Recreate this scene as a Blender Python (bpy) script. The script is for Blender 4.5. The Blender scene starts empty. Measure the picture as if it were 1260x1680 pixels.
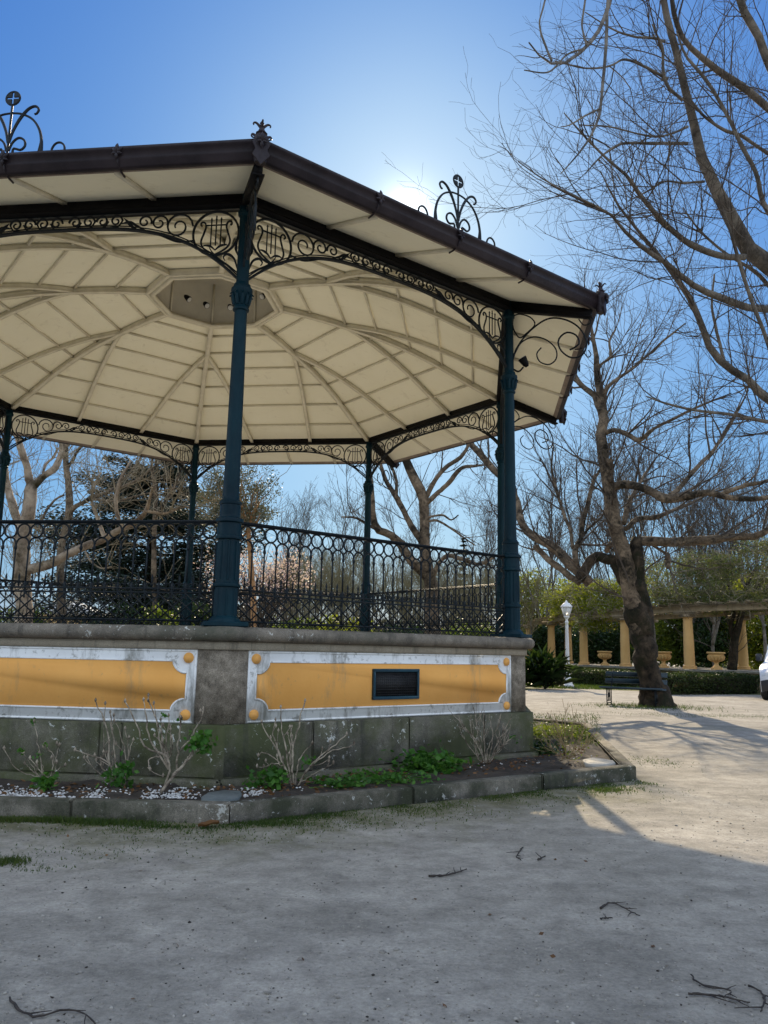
import bpy, math, random
import numpy as np
from mathutils import Vector, Matrix

# ------------------------------------------------------------------ camera, sky, sun, exposure
SC = bpy.context.scene
COL = SC.collection
F_PX, PITCH, ROLL, EYE = 1315.86, 0.17317, 0.01955, 1.25
SUN_AZ, SUN_EL = math.radians(1.35), math.radians(30.45)
SUN_STRENGTH, SKY_STRENGTH, EXPOSURE = 2.5, 0.10, 1.38

cam_d = bpy.data.cameras.new("camera")
cam = bpy.data.objects.new("camera", cam_d)
COL.objects.link(cam)
cam_d.sensor_fit = 'VERTICAL'
cam_d.sensor_height = 36.0
cam_d.lens = F_PX / 1680 * 36.0
cam_d.clip_start, cam_d.clip_end = 0.05, 3000
_cp, _sp, _cr, _sr = math.cos(PITCH), math.sin(PITCH), math.cos(ROLL), math.sin(ROLL)
_R, _U, _F = Vector((1, 0, 0)), Vector((0, -_sp, _cp)), Vector((0, _cp, _sp))
_R2, _U2 = _cr * _R + _sr * _U, -_sr * _R + _cr * _U
m = Matrix.Identity(4)
for i in range(3):
    m[i][0], m[i][1], m[i][2] = _R2[i], _U2[i], -_F[i]
m[2][3] = EYE
cam.matrix_world = m
SC.camera = cam

world = bpy.data.worlds.new("World")
SC.world = world
world.use_nodes = True
wn = world.node_tree
bg = next(n for n in wn.nodes if n.type == 'BACKGROUND')
sky = wn.nodes.new('ShaderNodeTexSky')
sky.sky_type = 'NISHITA'
sky.sun_disc = False
sky.sun_elevation = SUN_EL
sky.sun_rotation = SUN_AZ
sky.altitude = 50
sky.air_density, sky.dust_density, sky.ozone_density = 1.3, 1.0, 6.0
# the clear Atlantic sky is deeper blue and its range narrower than the model's: one power and gain per channel
_sep = wn.nodes.new('ShaderNodeSeparateColor')
_com = wn.nodes.new('ShaderNodeCombineColor')
wn.links.new(sky.outputs[0], _sep.inputs[0])
for _i, (_g, _k) in enumerate(((1.15, 0.122), (0.88, 0.315), (0.45, 1.14))):
    _p = wn.nodes.new('ShaderNodeMath'); _p.operation = 'POWER'; _p.inputs[1].default_value = _g
    _q = wn.nodes.new('ShaderNodeMath'); _q.operation = 'MULTIPLY'; _q.inputs[1].default_value = _k
    wn.links.new(_sep.outputs[_i], _p.inputs[0]); wn.links.new(_p.outputs[0], _q.inputs[0]); wn.links.new(_q.outputs[0], _com.inputs[_i])
# unseen clouds added overhead and behind the viewer to brighten the shade, the sun side is clear
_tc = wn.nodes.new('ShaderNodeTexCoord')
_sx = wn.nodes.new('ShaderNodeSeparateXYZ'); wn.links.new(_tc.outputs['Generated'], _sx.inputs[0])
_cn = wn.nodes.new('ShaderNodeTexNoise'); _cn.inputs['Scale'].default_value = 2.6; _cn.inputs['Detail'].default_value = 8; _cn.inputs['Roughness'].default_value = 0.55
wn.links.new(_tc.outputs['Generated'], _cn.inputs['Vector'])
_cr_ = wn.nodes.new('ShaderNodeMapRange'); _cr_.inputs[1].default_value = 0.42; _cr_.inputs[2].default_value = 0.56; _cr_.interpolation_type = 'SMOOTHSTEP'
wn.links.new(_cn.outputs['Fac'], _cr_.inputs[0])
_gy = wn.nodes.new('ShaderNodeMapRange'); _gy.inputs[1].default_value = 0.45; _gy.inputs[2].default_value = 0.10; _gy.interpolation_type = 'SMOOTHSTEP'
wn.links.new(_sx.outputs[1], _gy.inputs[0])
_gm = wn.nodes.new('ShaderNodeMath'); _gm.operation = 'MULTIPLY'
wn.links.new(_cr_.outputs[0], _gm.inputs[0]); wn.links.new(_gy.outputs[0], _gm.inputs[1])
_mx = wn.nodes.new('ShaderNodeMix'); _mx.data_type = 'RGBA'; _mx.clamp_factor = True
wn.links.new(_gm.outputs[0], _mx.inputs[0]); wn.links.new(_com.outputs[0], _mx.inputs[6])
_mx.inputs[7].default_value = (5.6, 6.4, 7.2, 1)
# circumsolar aureole of the slightly hazy air
_vd = wn.nodes.new('ShaderNodeVectorMath'); _vd.operation = 'DOT_PRODUCT'
wn.links.new(_tc.outputs['Generated'], _vd.inputs[0])
_vd.inputs[1].default_value = (math.sin(SUN_AZ) * math.cos(SUN_EL), math.cos(SUN_AZ) * math.cos(SUN_EL), math.sin(SUN_EL))
def _wm(op, a, b=None):
    n_ = wn.nodes.new('ShaderNodeMath'); n_.operation = op
    for i_, v_ in enumerate((a, b)):
        if v_ is None: continue
        if hasattr(v_, 'links'): wn.links.new(v_, n_.inputs[i_])
        else: n_.inputs[i_].default_value = v_
    return n_.outputs[0]
_ang = _wm('ARCCOSINE', _wm('MINIMUM', _vd.outputs['Value'], 0.999999))
_au = _wm('MULTIPLY', _wm('EXPONENT', _wm('MULTIPLY', _ang, -1.0 / math.radians(0.80))), 10.0)
_av = wn.nodes.new('ShaderNodeVectorMath'); _av.operation = 'SCALE'; _av.inputs[0].default_value = (1.0, 1.0, 0.97)
wn.links.new(_au, _av.inputs['Scale'])
_ad = wn.nodes.new('ShaderNodeVectorMath'); _ad.operation = 'ADD'
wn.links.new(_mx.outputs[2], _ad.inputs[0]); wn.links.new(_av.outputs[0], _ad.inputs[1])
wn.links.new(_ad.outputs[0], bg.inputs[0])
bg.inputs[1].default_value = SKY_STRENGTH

sl = bpy.data.lights.new("sun", 'SUN')
sl.energy, sl.angle, sl.color = SUN_STRENGTH, math.radians(0.5), (1.0, 0.83, 0.58)
sun = bpy.data.objects.new("sun", sl)
COL.objects.link(sun)
sdir = Vector((math.sin(SUN_AZ) * math.cos(SUN_EL), math.cos(SUN_AZ) * math.cos(SUN_EL), math.sin(SUN_EL)))
sun.rotation_euler = sdir.to_track_quat('Z', 'Y').to_euler()
sun.location = sdir * 60

SC.view_settings.view_transform = 'Standard'
SC.view_settings.look = 'None'
SC.view_settings.exposure = EXPOSURE
SC.view_settings.gamma = 1.0

# ------------------------------------------------------------------ helpers
PI = math.pi
rng = np.random.default_rng(11)
V3 = lambda *a: np.array(a, float)

def ray(px, py):
    X, Y = px - 630.0, py - 840.0
    x = _cr * X + _sr * Y
    y = -_sr * X + _cr * Y
    xc, yc = x / F_PX, -y / F_PX
    return V3(xc, _cp - yc * _sp, _sp + yc * _cp)

def W(px, py, Y):                      # photo direction at world depth Y
    d = ray(px, py)
    return V3(0, 0, EYE) + d * (Y / d[1])

def G(px, py, z=0.0):                  # photo direction meeting the height z
    d = ray(px, py)
    return V3(0, 0, EYE) + d * ((z - EYE) / d[2])

def nrm(a):
    return a / np.maximum(np.linalg.norm(a, axis=-1, keepdims=True), 1e-9)

class MB:
    """collects shapes; build() links them as ONE mesh object"""
    def __init__(s):
        s.v, s.f, s.n = [], [], 0
    def add(s, verts, faces):
        verts = np.asarray(verts, float).reshape(-1, 3)
        s.v.append(verts)
        for fa in (faces if isinstance(faces, list) else [faces]):
            fa = np.asarray(fa, np.int64)
            s.f.append(fa + s.n)
        s.n += len(verts)
        return s
    def box(s, c, size, rz=0.0, bev=0.0, rx=0.0, ry=0.0):
        hx, hy, hz = [k / 2 for k in size]
        if bev <= 0:
            v = np.array([(x, y, z) for x in (-hx, hx) for y in (-hy, hy) for z in (-hz, hz)])
            f = [(0, 1, 3, 2), (4, 6, 7, 5), (0, 4, 5, 1), (2, 3, 7, 6), (0, 2, 6, 4), (1, 5, 7, 3)]
            f = np.array(f)
            fs = [f]
        else:
            b = min(bev, hx * .9, hy * .9, hz * .9)
            v, idx = [], {}
            for sx in (-1, 1):
                for sy in (-1, 1):
                    for sz in (-1, 1):
                        for ax in range(3):
                            p = [sx * (hx - b), sy * (hy - b), sz * (hz - b)]
                            p[ax] = (sx * hx, sy * hy, sz * hz)[ax]
                            idx[(sx, sy, sz, ax)] = len(v)
                            v.append(p)
            v = np.array(v)
            q, t = [], []
            for ax in range(3):
                o = [a for a in range(3) if a != ax]
                for sg in (-1, 1):
                    r = []
                    for (a, c2) in ((-1, -1), (1, -1), (1, 1), (-1, 1)):
                        k = [0, 0, 0]; k[ax] = sg; k[o[0]] = a; k[o[1]] = c2
                        r.append(idx[(k[0], k[1], k[2], ax)])
                    if (sg > 0) != (ax != 1): r = r[::-1]
                    q.append(r)
            for e in range(3):
                a0, a1 = [a for a in range(3) if a != e]
                for s0 in (-1, 1):
                    for s1 in (-1, 1):
                        r = []
                        for (se, ax) in ((-1, a0), (1, a0), (1, a1), (-1, a1)):
                            k = [0, 0, 0]; k[e] = se; k[a0] = s0; k[a1] = s1
                            r.append(idx[(k[0], k[1], k[2], ax)])
                        q.append(r)
            for sx in (-1, 1):
                for sy in (-1, 1):
                    for sz in (-1, 1):
                        t.append([idx[(sx, sy, sz, a)] for a in range(3)])
            fs = [np.array(q), np.array(t)]
        for ang, (i, j) in ((rx, (1, 2)), (ry, (2, 0)), (rz, (0, 1))):
            if ang:
                ca, sa = math.cos(ang), math.sin(ang)
                vi, vj = v[:, i].copy(), v[:, j].copy()
                v[:, i], v[:, j] = ca * vi - sa * vj, sa * vi + ca * vj
        return s.add(v + np.asarray(c, float), fs)
    def tubes(s, P, R, sides=6, caps=True):
        P = np.asarray(P, float)
        if P.ndim == 2: P = P[None]
        M, K, _ = P.shape
        R = np.broadcast_to(np.asarray(R, float), (M, K))
        T = nrm(np.gradient(P, axis=1))
        mean = nrm(P[:, -1] - P[:, 0] + 1e-6)
        ax = np.argmin(np.abs(T).mean(axis=1), axis=1)
        ref = np.eye(3)[ax][:, None, :]
        N = nrm(ref - (ref * T).sum(-1, keepdims=True) * T)
        B = np.cross(T, N)
        a = np.arange(sides) / sides * 2 * PI
        ring = P[:, :, None, :] + R[:, :, None, None] * (np.cos(a)[None, None, :, None] * N[:, :, None, :] + np.sin(a)[None, None, :, None] * B[:, :, None, :])
        v = ring.reshape(-1, 3)
        base = (np.arange(M) * K * sides)[:, None, None]
        k = (np.arange(K - 1) * sides)[None, :, None]
        j = np.arange(sides)[None, None, :]
        j2 = (np.arange(sides) + 1) % sides
        j2 = j2[None, None, :]
        q = np.stack([base + k + j, base + k + j2, base + k + sides + j2, base + k + sides + j], -1).reshape(-1, 4)
        fs = [q]
        if caps:
            b = (np.arange(M) * K * sides)[:, None]
            fs.append((b + np.arange(sides)[::-1][None]))
            fs.append((b + (K - 1) * sides + np.arange(sides)[None]))
        return s.add(v, fs)
    def tube(s, pts, r, sides=6, caps=True):
        return s.tubes(np.asarray(pts, float)[None], np.broadcast_to(np.asarray(r, float), (1, len(pts))), sides, caps)
    def lathe(s, prof, n=16, c=(0, 0, 0), a0=0.0, caps=True, sx=1.0, sy=1.0):
        prof = np.asarray(prof, float)
        a = a0 + np.arange(n) / n * 2 * PI
        K = len(prof)
        v = np.stack([prof[:, 0][:, None] * np.sin(a)[None] * sx, -prof[:, 0][:, None] * np.cos(a)[None] * sy, np.broadcast_to(prof[:, 1][:, None], (K, n))], -1).reshape(-1, 3) + np.asarray(c, float)
        k = (np.arange(K - 1) * n)[:, None]
        j = np.arange(n)[None]
        j2 = (np.arange(n) + 1)[None] % n
        q = np.stack([k + j, k + j2, k + n + j2, k + n + j], -1).reshape(-1, 4)
        fs = [q]
        if caps:
            if prof[0, 0] > 1e-4: fs.append(np.arange(n)[::-1][None])
            if prof[-1, 0] > 1e-4: fs.append((np.arange(n) + (K - 1) * n)[None])
        return s.add(v, fs)
    def prism(s, poly, d, org, ux, uz):
        """closed polygon (x, z) extruded by depth d along ux x uz reversed"""
        poly = np.asarray(poly, float)
        ux, uz, org = np.asarray(ux, float), np.asarray(uz, float), np.asarray(org, float)
        nn = np.cross(ux, uz)
        a = org + poly[:, :1] * ux + poly[:, 1:] * uz
        b = a + nn * d
        n = len(poly)
        i = np.arange(n); i2 = (i + 1) % n
        return s.add(np.vstack([a, b]), [i[::-1][None], (i + n)[None], np.stack([i, i2, i2 + n, i + n], -1)])
    def build(s, name, mat, parent=None, smooth=False, angle=None, loc=(0, 0, 0), rz=0.0, off=None):
        v = np.vstack(s.v) if s.v else np.zeros((0, 3))
        if off is not None: v = v - np.asarray(off, float)
        me = bpy.data.meshes.new(name)
        me.vertices.add(len(v)); me.vertices.foreach_set('co', v.astype(np.float32).ravel())
        li = np.concatenate([f.ravel() for f in s.f]).astype(np.int32)
        lt = np.concatenate([np.full(len(f), f.shape[1]) for f in s.f])
        ls = np.concatenate([[0], np.cumsum(lt)[:-1]]).astype(np.int32)
        me.loops.add(len(li)); me.loops.foreach_set('vertex_index', li)
        me.polygons.add(len(lt)); me.polygons.foreach_set('loop_start', ls)
        me.update(calc_edges=True)
        if smooth:
            me.polygons.foreach_set('use_smooth', np.ones(len(lt), bool))
            if angle: me.set_sharp_from_angle(angle=math.radians(angle))
        me.materials.append(mat)
        o = bpy.data.objects.new(name, me)
        COL.objects.link(o)
        o.location = loc
        o.rotation_euler = (0, 0, rz)
        if parent: o.parent = parent
        return o

def empty(name, loc=(0, 0, 0), rz=0.0, parent=None):
    o = bpy.data.objects.new(name, None)
    o.empty_display_size = 0.3
    COL.objects.link(o)
    o.location = loc
    o.rotation_euler = (0, 0, rz)
    if parent: o.parent = parent
    return o

def tag(o, label=None, cat=None, group=None, kind=None):
    if label: o['label'] = label
    if cat: o['category'] = cat
    if group: o['group'] = group
    if kind: o['kind'] = kind
    return o

def twin(o, parent=None, loc=None, rz=None):
    c = o.copy(); COL.objects.link(c)
    c.parent = parent if parent is not None else o.parent
    if loc is not None: c.location = loc
    if rz is not None: c.rotation_euler = (0, 0, rz)
    for ch in list(o.children):
        twin(ch, c)
    return c

def smooth_path(pts, K):
    """Catmull-Rom through control points, K even samples"""
    pts = np.asarray(pts, float)
    if len(pts) == 2:
        t = np.linspace(0, 1, K)[:, None]
        return pts[0] * (1 - t) + pts[1] * t
    P = np.vstack([2 * pts[0] - pts[1], pts, 2 * pts[-1] - pts[-2]])
    out = []
    for i in range(1, len(P) - 2):
        t = np.linspace(0, 1, 12, endpoint=False)[:, None]
        p0, p1, p2, p3 = P[i - 1], P[i], P[i + 1], P[i + 2]
        out.append(0.5 * (2 * p1 + (p2 - p0) * t + (2 * p0 - 5 * p1 + 4 * p2 - p3) * t ** 2 + (3 * p1 - p0 - 3 * p2 + p3) * t ** 3))
    out = np.vstack(out + [pts[-1:]])
    d = np.concatenate([[0], np.cumsum(np.linalg.norm(np.diff(out[:, :3], axis=0), axis=1))])
    t = np.linspace(0, d[-1], K)
    return np.stack([np.interp(t, d, out[:, c]) for c in range(out.shape[1])], -1)

# ------------------------------------------------------------------ materials
def new_mat(name):
    mt = bpy.data.materials.new(name); mt.use_nodes = True
    nt = mt.node_tree
    b = nt.nodes['Principled BSDF']
    return mt, nt, b

def noise(nt, scale, detail=6, rough=0.6, vec=None, dist=0.0):
    n = nt.nodes.new('ShaderNodeTexNoise')
    n.inputs['Scale'].default_value = scale
    n.inputs['Detail'].default_value = detail
    n.inputs['Roughness'].default_value = rough
    n.inputs['Distortion'].default_value = dist
    if vec is not None: nt.links.new(vec, n.inputs['Vector'])
    return n

def ramp(nt, fac, stops):
    r = nt.nodes.new('ShaderNodeValToRGB')
    e = r.color_ramp.elements
    while len(e) < len(stops): e.new(0.5)
    for k, (p, c) in zip(e, stops):
        k.position = p
        k.color = (c[0], c[1], c[2], 1) if hasattr(c, '__len__') else (c, c, c, 1)
    nt.links.new(fac, r.inputs['Fac'])
    return r

def mix(nt, fac, a, b, mode='MIX'):
    x = nt.nodes.new('ShaderNodeMix'); x.data_type = 'RGBA'; x.blend_type = mode
    for sock, val in ((x.inputs[0], fac), (x.inputs[6], a), (x.inputs[7], b)):
        if hasattr(val, 'is_linked') or hasattr(val, 'links'): nt.links.new(val, sock)
        elif hasattr(val, '__len__'): sock.default_value = (val[0], val[1], val[2], 1)
        else: sock.default_value = val
    return x.outputs[2]

def bump(nt, b, h, strength, dist=0.02):
    bp = nt.nodes.new('ShaderNodeBump')
    bp.inputs['Strength'].default_value = strength
    bp.inputs['Distance'].default_value = dist
    nt.links.new(h, bp.inputs['Height'])
    nt.links.new(bp.outputs[0], b.inputs['Normal'])

def coords(nt, kind='Object', scale=None):
    t = nt.nodes.new('ShaderNodeTexCoord')
    o = t.outputs[kind]
    if scale:
        mp = nt.nodes.new('ShaderNodeMapping'); mp.inputs['Scale'].default_value = scale
        nt.links.new(o, mp.inputs['Vector']); o = mp.outputs[0]
    return o

def simple(name, c1, c2, scale=4, rough=0.6, bstr=0.1, bscale=60, metallic=0.0, spec=0.5, vscale=None, stops=(0.35, 0.65), coat=0.0):
    mt, nt, b = new_mat(name)
    co = coords(nt, 'Object', vscale)
    n = noise(nt, scale, 7, 0.62, co)
    r = ramp(nt, n.outputs['Fac'], [(stops[0], c1), (stops[1], c2)])
    nt.links.new(r.outputs[0], b.inputs['Base Color'])
    n2 = noise(nt, bscale, 4, 0.6, co)
    rr = ramp(nt, n2.outputs['Fac'], [(0.3, max(0, rough - .12)), (0.7, min(1, rough + .12))])
    nt.links.new(rr.outputs[0], b.inputs['Roughness'])
    b.inputs['Metallic'].default_value = metallic
    b.inputs['Specular IOR Level'].default_value = spec
    if bstr: bump(nt, b, n2.outputs['Fac'], bstr, 0.01)
    return mt

def leaf_mat(name, cols, trans=0.45, rough=0.5, scale=1.2):
    """leaf colour varies by leaf and by spray; light passes through the blade"""
    mt, nt, b = new_mat(name)
    co = coords(nt, 'Object')
    geo = nt.nodes.new('ShaderNodeNewGeometry')
    n = noise(nt, scale, 3, 0.6, co)
    ad = nt.nodes.new('ShaderNodeMath'); ad.operation = 'MULTIPLY_ADD'
    nt.links.new(geo.outputs['Random Per Island'], ad.inputs[0]); ad.inputs[1].default_value = 0.55
    sb = nt.nodes.new('ShaderNodeMath'); sb.operation = 'MULTIPLY_ADD'
    nt.links.new(n.outputs['Fac'], sb.inputs[0]); sb.inputs[1].default_value = 1.1; sb.inputs[2].default_value = -0.33
    nt.links.new(sb.outputs[0], ad.inputs[2])
    k = len(cols)
    r = ramp(nt, ad.outputs[0], [(i / (k - 1), c) for i, c in enumerate(cols)])
    nt.links.new(r.outputs[0], b.inputs['Base Color'])
    b.inputs['Roughness'].default_value = rough
    b.inputs['Specular IOR Level'].default_value = 0.3
    if trans:
        tr = nt.nodes.new('ShaderNodeBsdfTranslucent')
        bright = mix(nt, 1.0, r.outputs[0], (1.5, 1.5, 0.8), 'MULTIPLY')
        nt.links.new(bright, tr.inputs['Color'])
        ms = nt.nodes.new('ShaderNodeMixShader'); ms.inputs[0].default_value = trans
        out = nt.nodes['Material Output']
        nt.links.new(b.outputs[0], ms.inputs[1]); nt.links.new(tr.outputs[0], ms.inputs[2])
        nt.links.new(ms.outputs[0], out.inputs['Surface'])
    return mt

def bark_mat(name, dark, light, moss=None, scale=3.0, moss_amt=0.5, spots=0.5):
    mt, nt, b = new_mat(name)
    co = coords(nt, 'Object')
    n = noise(nt, scale, 8, 0.65, co, 0.4)
    r = ramp(nt, n.outputs['Fac'], [(0.36, dark), (spots, [(a + c) / 2 for a, c in zip(dark, light)]), (spots + .14, light)])
    colr = r.outputs[0]
    if moss:
        n3 = noise(nt, 1.7, 6, 0.7, co)
        mk = ramp(nt, n3.outputs['Fac'], [(1 - moss_amt - .06, 0.0), (1 - moss_amt + .08, 1.0)])
        colr = mix(nt, mk.outputs[0], colr, moss)
    nt.links.new(colr, b.inputs['Base Color'])
    b.inputs['Roughness'].default_value = 0.9
    b.inputs['Specular IOR Level'].default_value = 0.2
    n2 = noise(nt, 22, 6, 0.7, coords(nt, 'Object', (1, 1, 0.35)))
    bump(nt, b, n2.outputs['Fac'], 0.7, 0.04)
    return mt

def stone_mat(name, c1, c2, moss=(0.06, 0.075, 0.03), moss_lo=0.52, lichen=0.0, scale=2.2, streak=0.0, grain=0.25):
    mt, nt, b = new_mat(name)
    co = coords(nt, 'Object')
    n = noise(nt, scale, 9, 0.68, co)
    c = ramp(nt, n.outputs['Fac'], [(0.3, c1), (0.7, c2)]).outputs[0]
    ng = noise(nt, 140, 3, 0.7, co)
    gr = ramp(nt, ng.outputs['Fac'], [(0.3, 1 - grain), (0.7, 1 + grain)])
    c = mix(nt, 1.0, c, gr.outputs[0], 'MULTIPLY')
    nm = noise(nt, 1.1, 8, 0.7, co)
    mk = ramp(nt, nm.outputs['Fac'], [(moss_lo, 0.0), (moss_lo + .16, 0.85)])
    c = mix(nt, mk.outputs[0], c, moss)
    if streak:
        ns = noise(nt, 1.0, 6, 0.65, coords(nt, 'Object', (9, 9, 0.7)))
        sk = ramp(nt, ns.outputs['Fac'], [(0.56, 0.0), (0.74, streak)])
        c = mix(nt, sk.outputs[0], c, (0.03, 0.028, 0.024))
    if lichen:
        nl = noise(nt, 19.0, 7, 0.72, co, 0.6)
        nw = noise(nt, 1.6, 4, 0.6, co)
        sm = nt.nodes.new('ShaderNodeMath'); sm.operation = 'MULTIPLY_ADD'
        nt.links.new(nw.outputs['Fac'], sm.inputs[0]); sm.inputs[1].default_value = 0.45
        nt.links.new(nl.outputs['Fac'], sm.inputs[2])
        lk = ramp(nt, sm.outputs[0], [(0.85, 0.0), (0.89, lichen)])
        c = mix(nt, lk.outputs[0], c, (0.55, 0.55, 0.5))
    nt.links.new(c, b.inputs['Base Color'])
    b.inputs['Roughness'].default_value = 0.88
    b.inputs['Specular IOR Level'].default_value = 0.25
    nb = noise(nt, 35, 8, 0.7, co)
    bump(nt, b, nb.outputs['Fac'], 0.45, 0.02)
    return mt

M = {}
M['iron'] = simple('painted_iron', (0.002, 0.005, 0.008), (0.006, 0.011, 0.014), 8, 0.5, 0.15, 120, spec=0.25)
M['teal'] = simple('teal_column_paint', (0.0006, 0.012, 0.020), (0.002, 0.025, 0.036), 3, 0.5, spec=0.15, bstr=0.12, bscale=60, vscale=(1, 1, .4))
M['black'] = simple('black_beam_paint', (0.002, 0.002, 0.0025), (0.007, 0.006, 0.006), 5, 0.6, 0.15, 60, spec=0.15)
M['gutter'] = simple('dark_gutter_paint', (0.012, 0.008, 0.011), (0.030, 0.022, 0.026), 3, 0.5, 0.1, 40, spec=0.25)
M['gutter_in'] = simple('weathered_gutter_wood', (0.20, 0.15, 0.12), (0.30, 0.24, 0.19), 3, 0.7, 0.1, 40)
M['cream'] = None
M['rib'] = simple('cream_rib_paint', (0.60, 0.55, 0.42), (0.72, 0.67, 0.53), 5, 0.55, 0.08, 60)
M['drum'] = simple('grey_beige_drum_paint', (0.50, 0.46, 0.37), (0.60, 0.56, 0.45), 2, 0.7, 0.1, 40)
M['white'] = None
M['grille'] = simple('grille_iron', (0.004, 0.004, 0.005), (0.012, 0.012, 0.013), 20, 0.5, 0.1, 80)
M['ventframe'] = simple('teal_vent_paint', (0.006, 0.035, 0.05), (0.012, 0.055, 0.07), 6, 0.4, 0.1, 60)

def ceiling_mat():
    mt, nt, b = new_mat('cream_ceiling_boards')
    co = coords(nt, 'Object')
    n = noise(nt, 0.9, 8, 0.65, co)
    c = ramp(nt, n.outputs['Fac'], [(0.3, (0.82, 0.775, 0.60)), (0.7, (0.89, 0.85, 0.68))]).outputs[0]
    n2 = noise(nt, 5.0, 7, 0.7, co, 1.0)
    st = ramp(nt, n2.outputs['Fac'], [(0.57, 0.0), (0.76, 0.42)])
    c = mix(nt, st.outputs[0], c, (0.46, 0.40, 0.27))
    nt.links.new(c, b.inputs['Base Color'])
    b.inputs['Roughness'].default_value = 0.6
    bump(nt, b, noise(nt, 2.5, 3, 0.5, co).outputs['Fac'], 0.12, 0.05)
    return mt
M['cream'] = ceiling_mat()

def plaster(name, c1, c2, dirt, dirt_amt, lo=0.58):
    mt, nt, b = new_mat(name)
    co = coords(nt, 'Object')
    n = noise(nt, 1.6, 8, 0.65, co)
    c = ramp(nt, n.outputs['Fac'], [(0.3, c1), (0.7, c2)]).outputs[0]
    n2 = noise(nt, 1.0, 7, 0.7, coords(nt, 'Object', (3.5, 3.5, 1.0)))
    st = ramp(nt, n2.outputs['Fac'], [(lo, 0.0), (lo + .13, dirt_amt)])
    c = mix(nt, st.outputs[0], c, dirt)
    n4 = noise(nt, 9.0, 8, 0.75, co)
    st2 = ramp(nt, n4.outputs['Fac'], [(lo + .05, 0.0), (lo + .13, dirt_amt * .8)])
    c = mix(nt, st2.outputs[0], c, dirt)
    nt.links.new(c, b.inputs['Base Color'])
    b.inputs['Roughness'].default_value = 0.85
    b.inputs['Specular IOR Level'].default_value = 0.25
    bump(nt, b, noise(nt, 30, 6, 0.65, co).outputs['Fac'], 0.18, 0.01)
    return mt
M['yellow'] = plaster('ochre_plaster', (0.76, 0.355, 0.085), (0.84, 0.42, 0.115), (0.36, 0.25, 0.14), 0.55, 0.545)
M['white'] = plaster('white_plaster', (0.74, 0.74, 0.72), (0.86, 0.86, 0.84), (0.21, 0.20, 0.165), 0.85, 0.50)
M['granite'] = stone_mat('granite_pilaster', (0.09, 0.072, 0.052), (0.33, 0.28, 0.215), (0.09, 0.085, 0.06), 0.52, 0.6, 10.0, 0.85, 0.55)
M['dado'] = stone_mat('mossy_granite_dado', (0.055, 0.05, 0.038), (0.18, 0.165, 0.125), (0.060, 0.070, 0.024), 0.41, 0.9, 5.0, 0.75, 0.5)
M['cornice'] = stone_mat('weathered_cornice_stone', (0.10, 0.088, 0.072), (0.25, 0.215, 0.17), (0.075, 0.078, 0.055), 0.52, 0.9, 4.0, 0.8, 0.4)
M['fillet'] = stone_mat('cornice_fillet_stone', (0.26, 0.22, 0.16), (0.38, 0.33, 0.25), (0.10, 0.085, 0.06), 0.58, 0.0, 3.0, 0.75, 0.3)
M['kerb'] = stone_mat('mossy_kerb_stone', (0.09, 0.08, 0.062), (0.22, 0.195, 0.155), (0.018, 0.024, 0.009), 0.44, 0.6, 4.5, 0.8, 0.45)
M['floor'] = simple('stage_floor', (0.70, 0.65, 0.54), (0.80, 0.75, 0.64), 2, 0.8, 0.1, 40)
M['roof'] = simple('roof_sheet', (0.12, 0.08, 0.06), (0.18, 0.12, 0.09), 3, 0.6, 0.1, 30)
M['soil'] = simple('dark_soil', (0.018, 0.013, 0.009), (0.05, 0.037, 0.025), 7, 0.95, 1.0, 30)
M['pebble'] = simple('white_pebbles', (0.45, 0.44, 0.42), (0.75, 0.74, 0.72), 9, 0.6, 0.1, 40)
M['grit'] = simple('grey_grit', (0.13, 0.115, 0.095), (0.42, 0.39, 0.34), 24, 0.85, 0.2, 60)
M['slab_dark'] = simple('slate_slab', (0.07, 0.085, 0.085), (0.13, 0.15, 0.15), 5, 0.7, 0.3, 30)
M['slab_pale'] = simple('pale_slab', (0.30, 0.28, 0.24), (0.42, 0.39, 0.34), 5, 0.8, 0.3, 30)
M['stem'] = bark_mat('shrub_stem', (0.085, 0.062, 0.045), (0.50, 0.42, 0.32), None, 14)
M['stem_y'] = bark_mat('fine_shrub_stem', (0.20, 0.14, 0.07), (0.38, 0.29, 0.15), None, 9)
M['leaf_fresh'] = leaf_mat('fresh_shrub_leaf', [(0.02, 0.07, 0.01), (0.05, 0.15, 0.02), (0.10, 0.22, 0.03)], 0.35)
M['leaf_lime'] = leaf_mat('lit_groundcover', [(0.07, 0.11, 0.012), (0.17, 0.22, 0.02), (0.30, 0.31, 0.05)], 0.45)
M['grass'] = leaf_mat('short_grass', [(0.02, 0.05, 0.008), (0.05, 0.085, 0.015), (0.10, 0.11, 0.03)], 0.4)
M['twig'] = simple('fallen_twig', (0.018, 0.014, 0.012), (0.05, 0.038, 0.03), 20, 0.9, 0.3, 60)
M['dead_leaf'] = leaf_mat('dead_leaf', [(0.06, 0.03, 0.012), (0.13, 0.06, 0.02), (0.2, 0.11, 0.05)], 0.15)
M['plane_bark'] = bark_mat('plane_tree_bark', (0.030, 0.023, 0.016), (0.30, 0.225, 0.15), (0.022, 0.019, 0.013), 3.4, 0.47, 0.50)
M['plane_dark'] = bark_mat('mossy_dark_bark', (0.008, 0.007, 0.005), (0.10, 0.072, 0.046), (0.015, 0.016, 0.007), 4.5, 0.46, 0.57)
M['grey_bark'] = bark_mat('grey_branch_bark', (0.05, 0.043, 0.035), (0.22, 0.19, 0.15), (0.055, 0.055, 0.03), 2.6, 0.35, 0.5)
M['pale_bark'] = bark_mat('pale_sunlit_bark', (0.13, 0.095, 0.065), (0.46, 0.37, 0.27), (0.05, 0.042, 0.02), 2.6, 0.43, 0.47)
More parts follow.
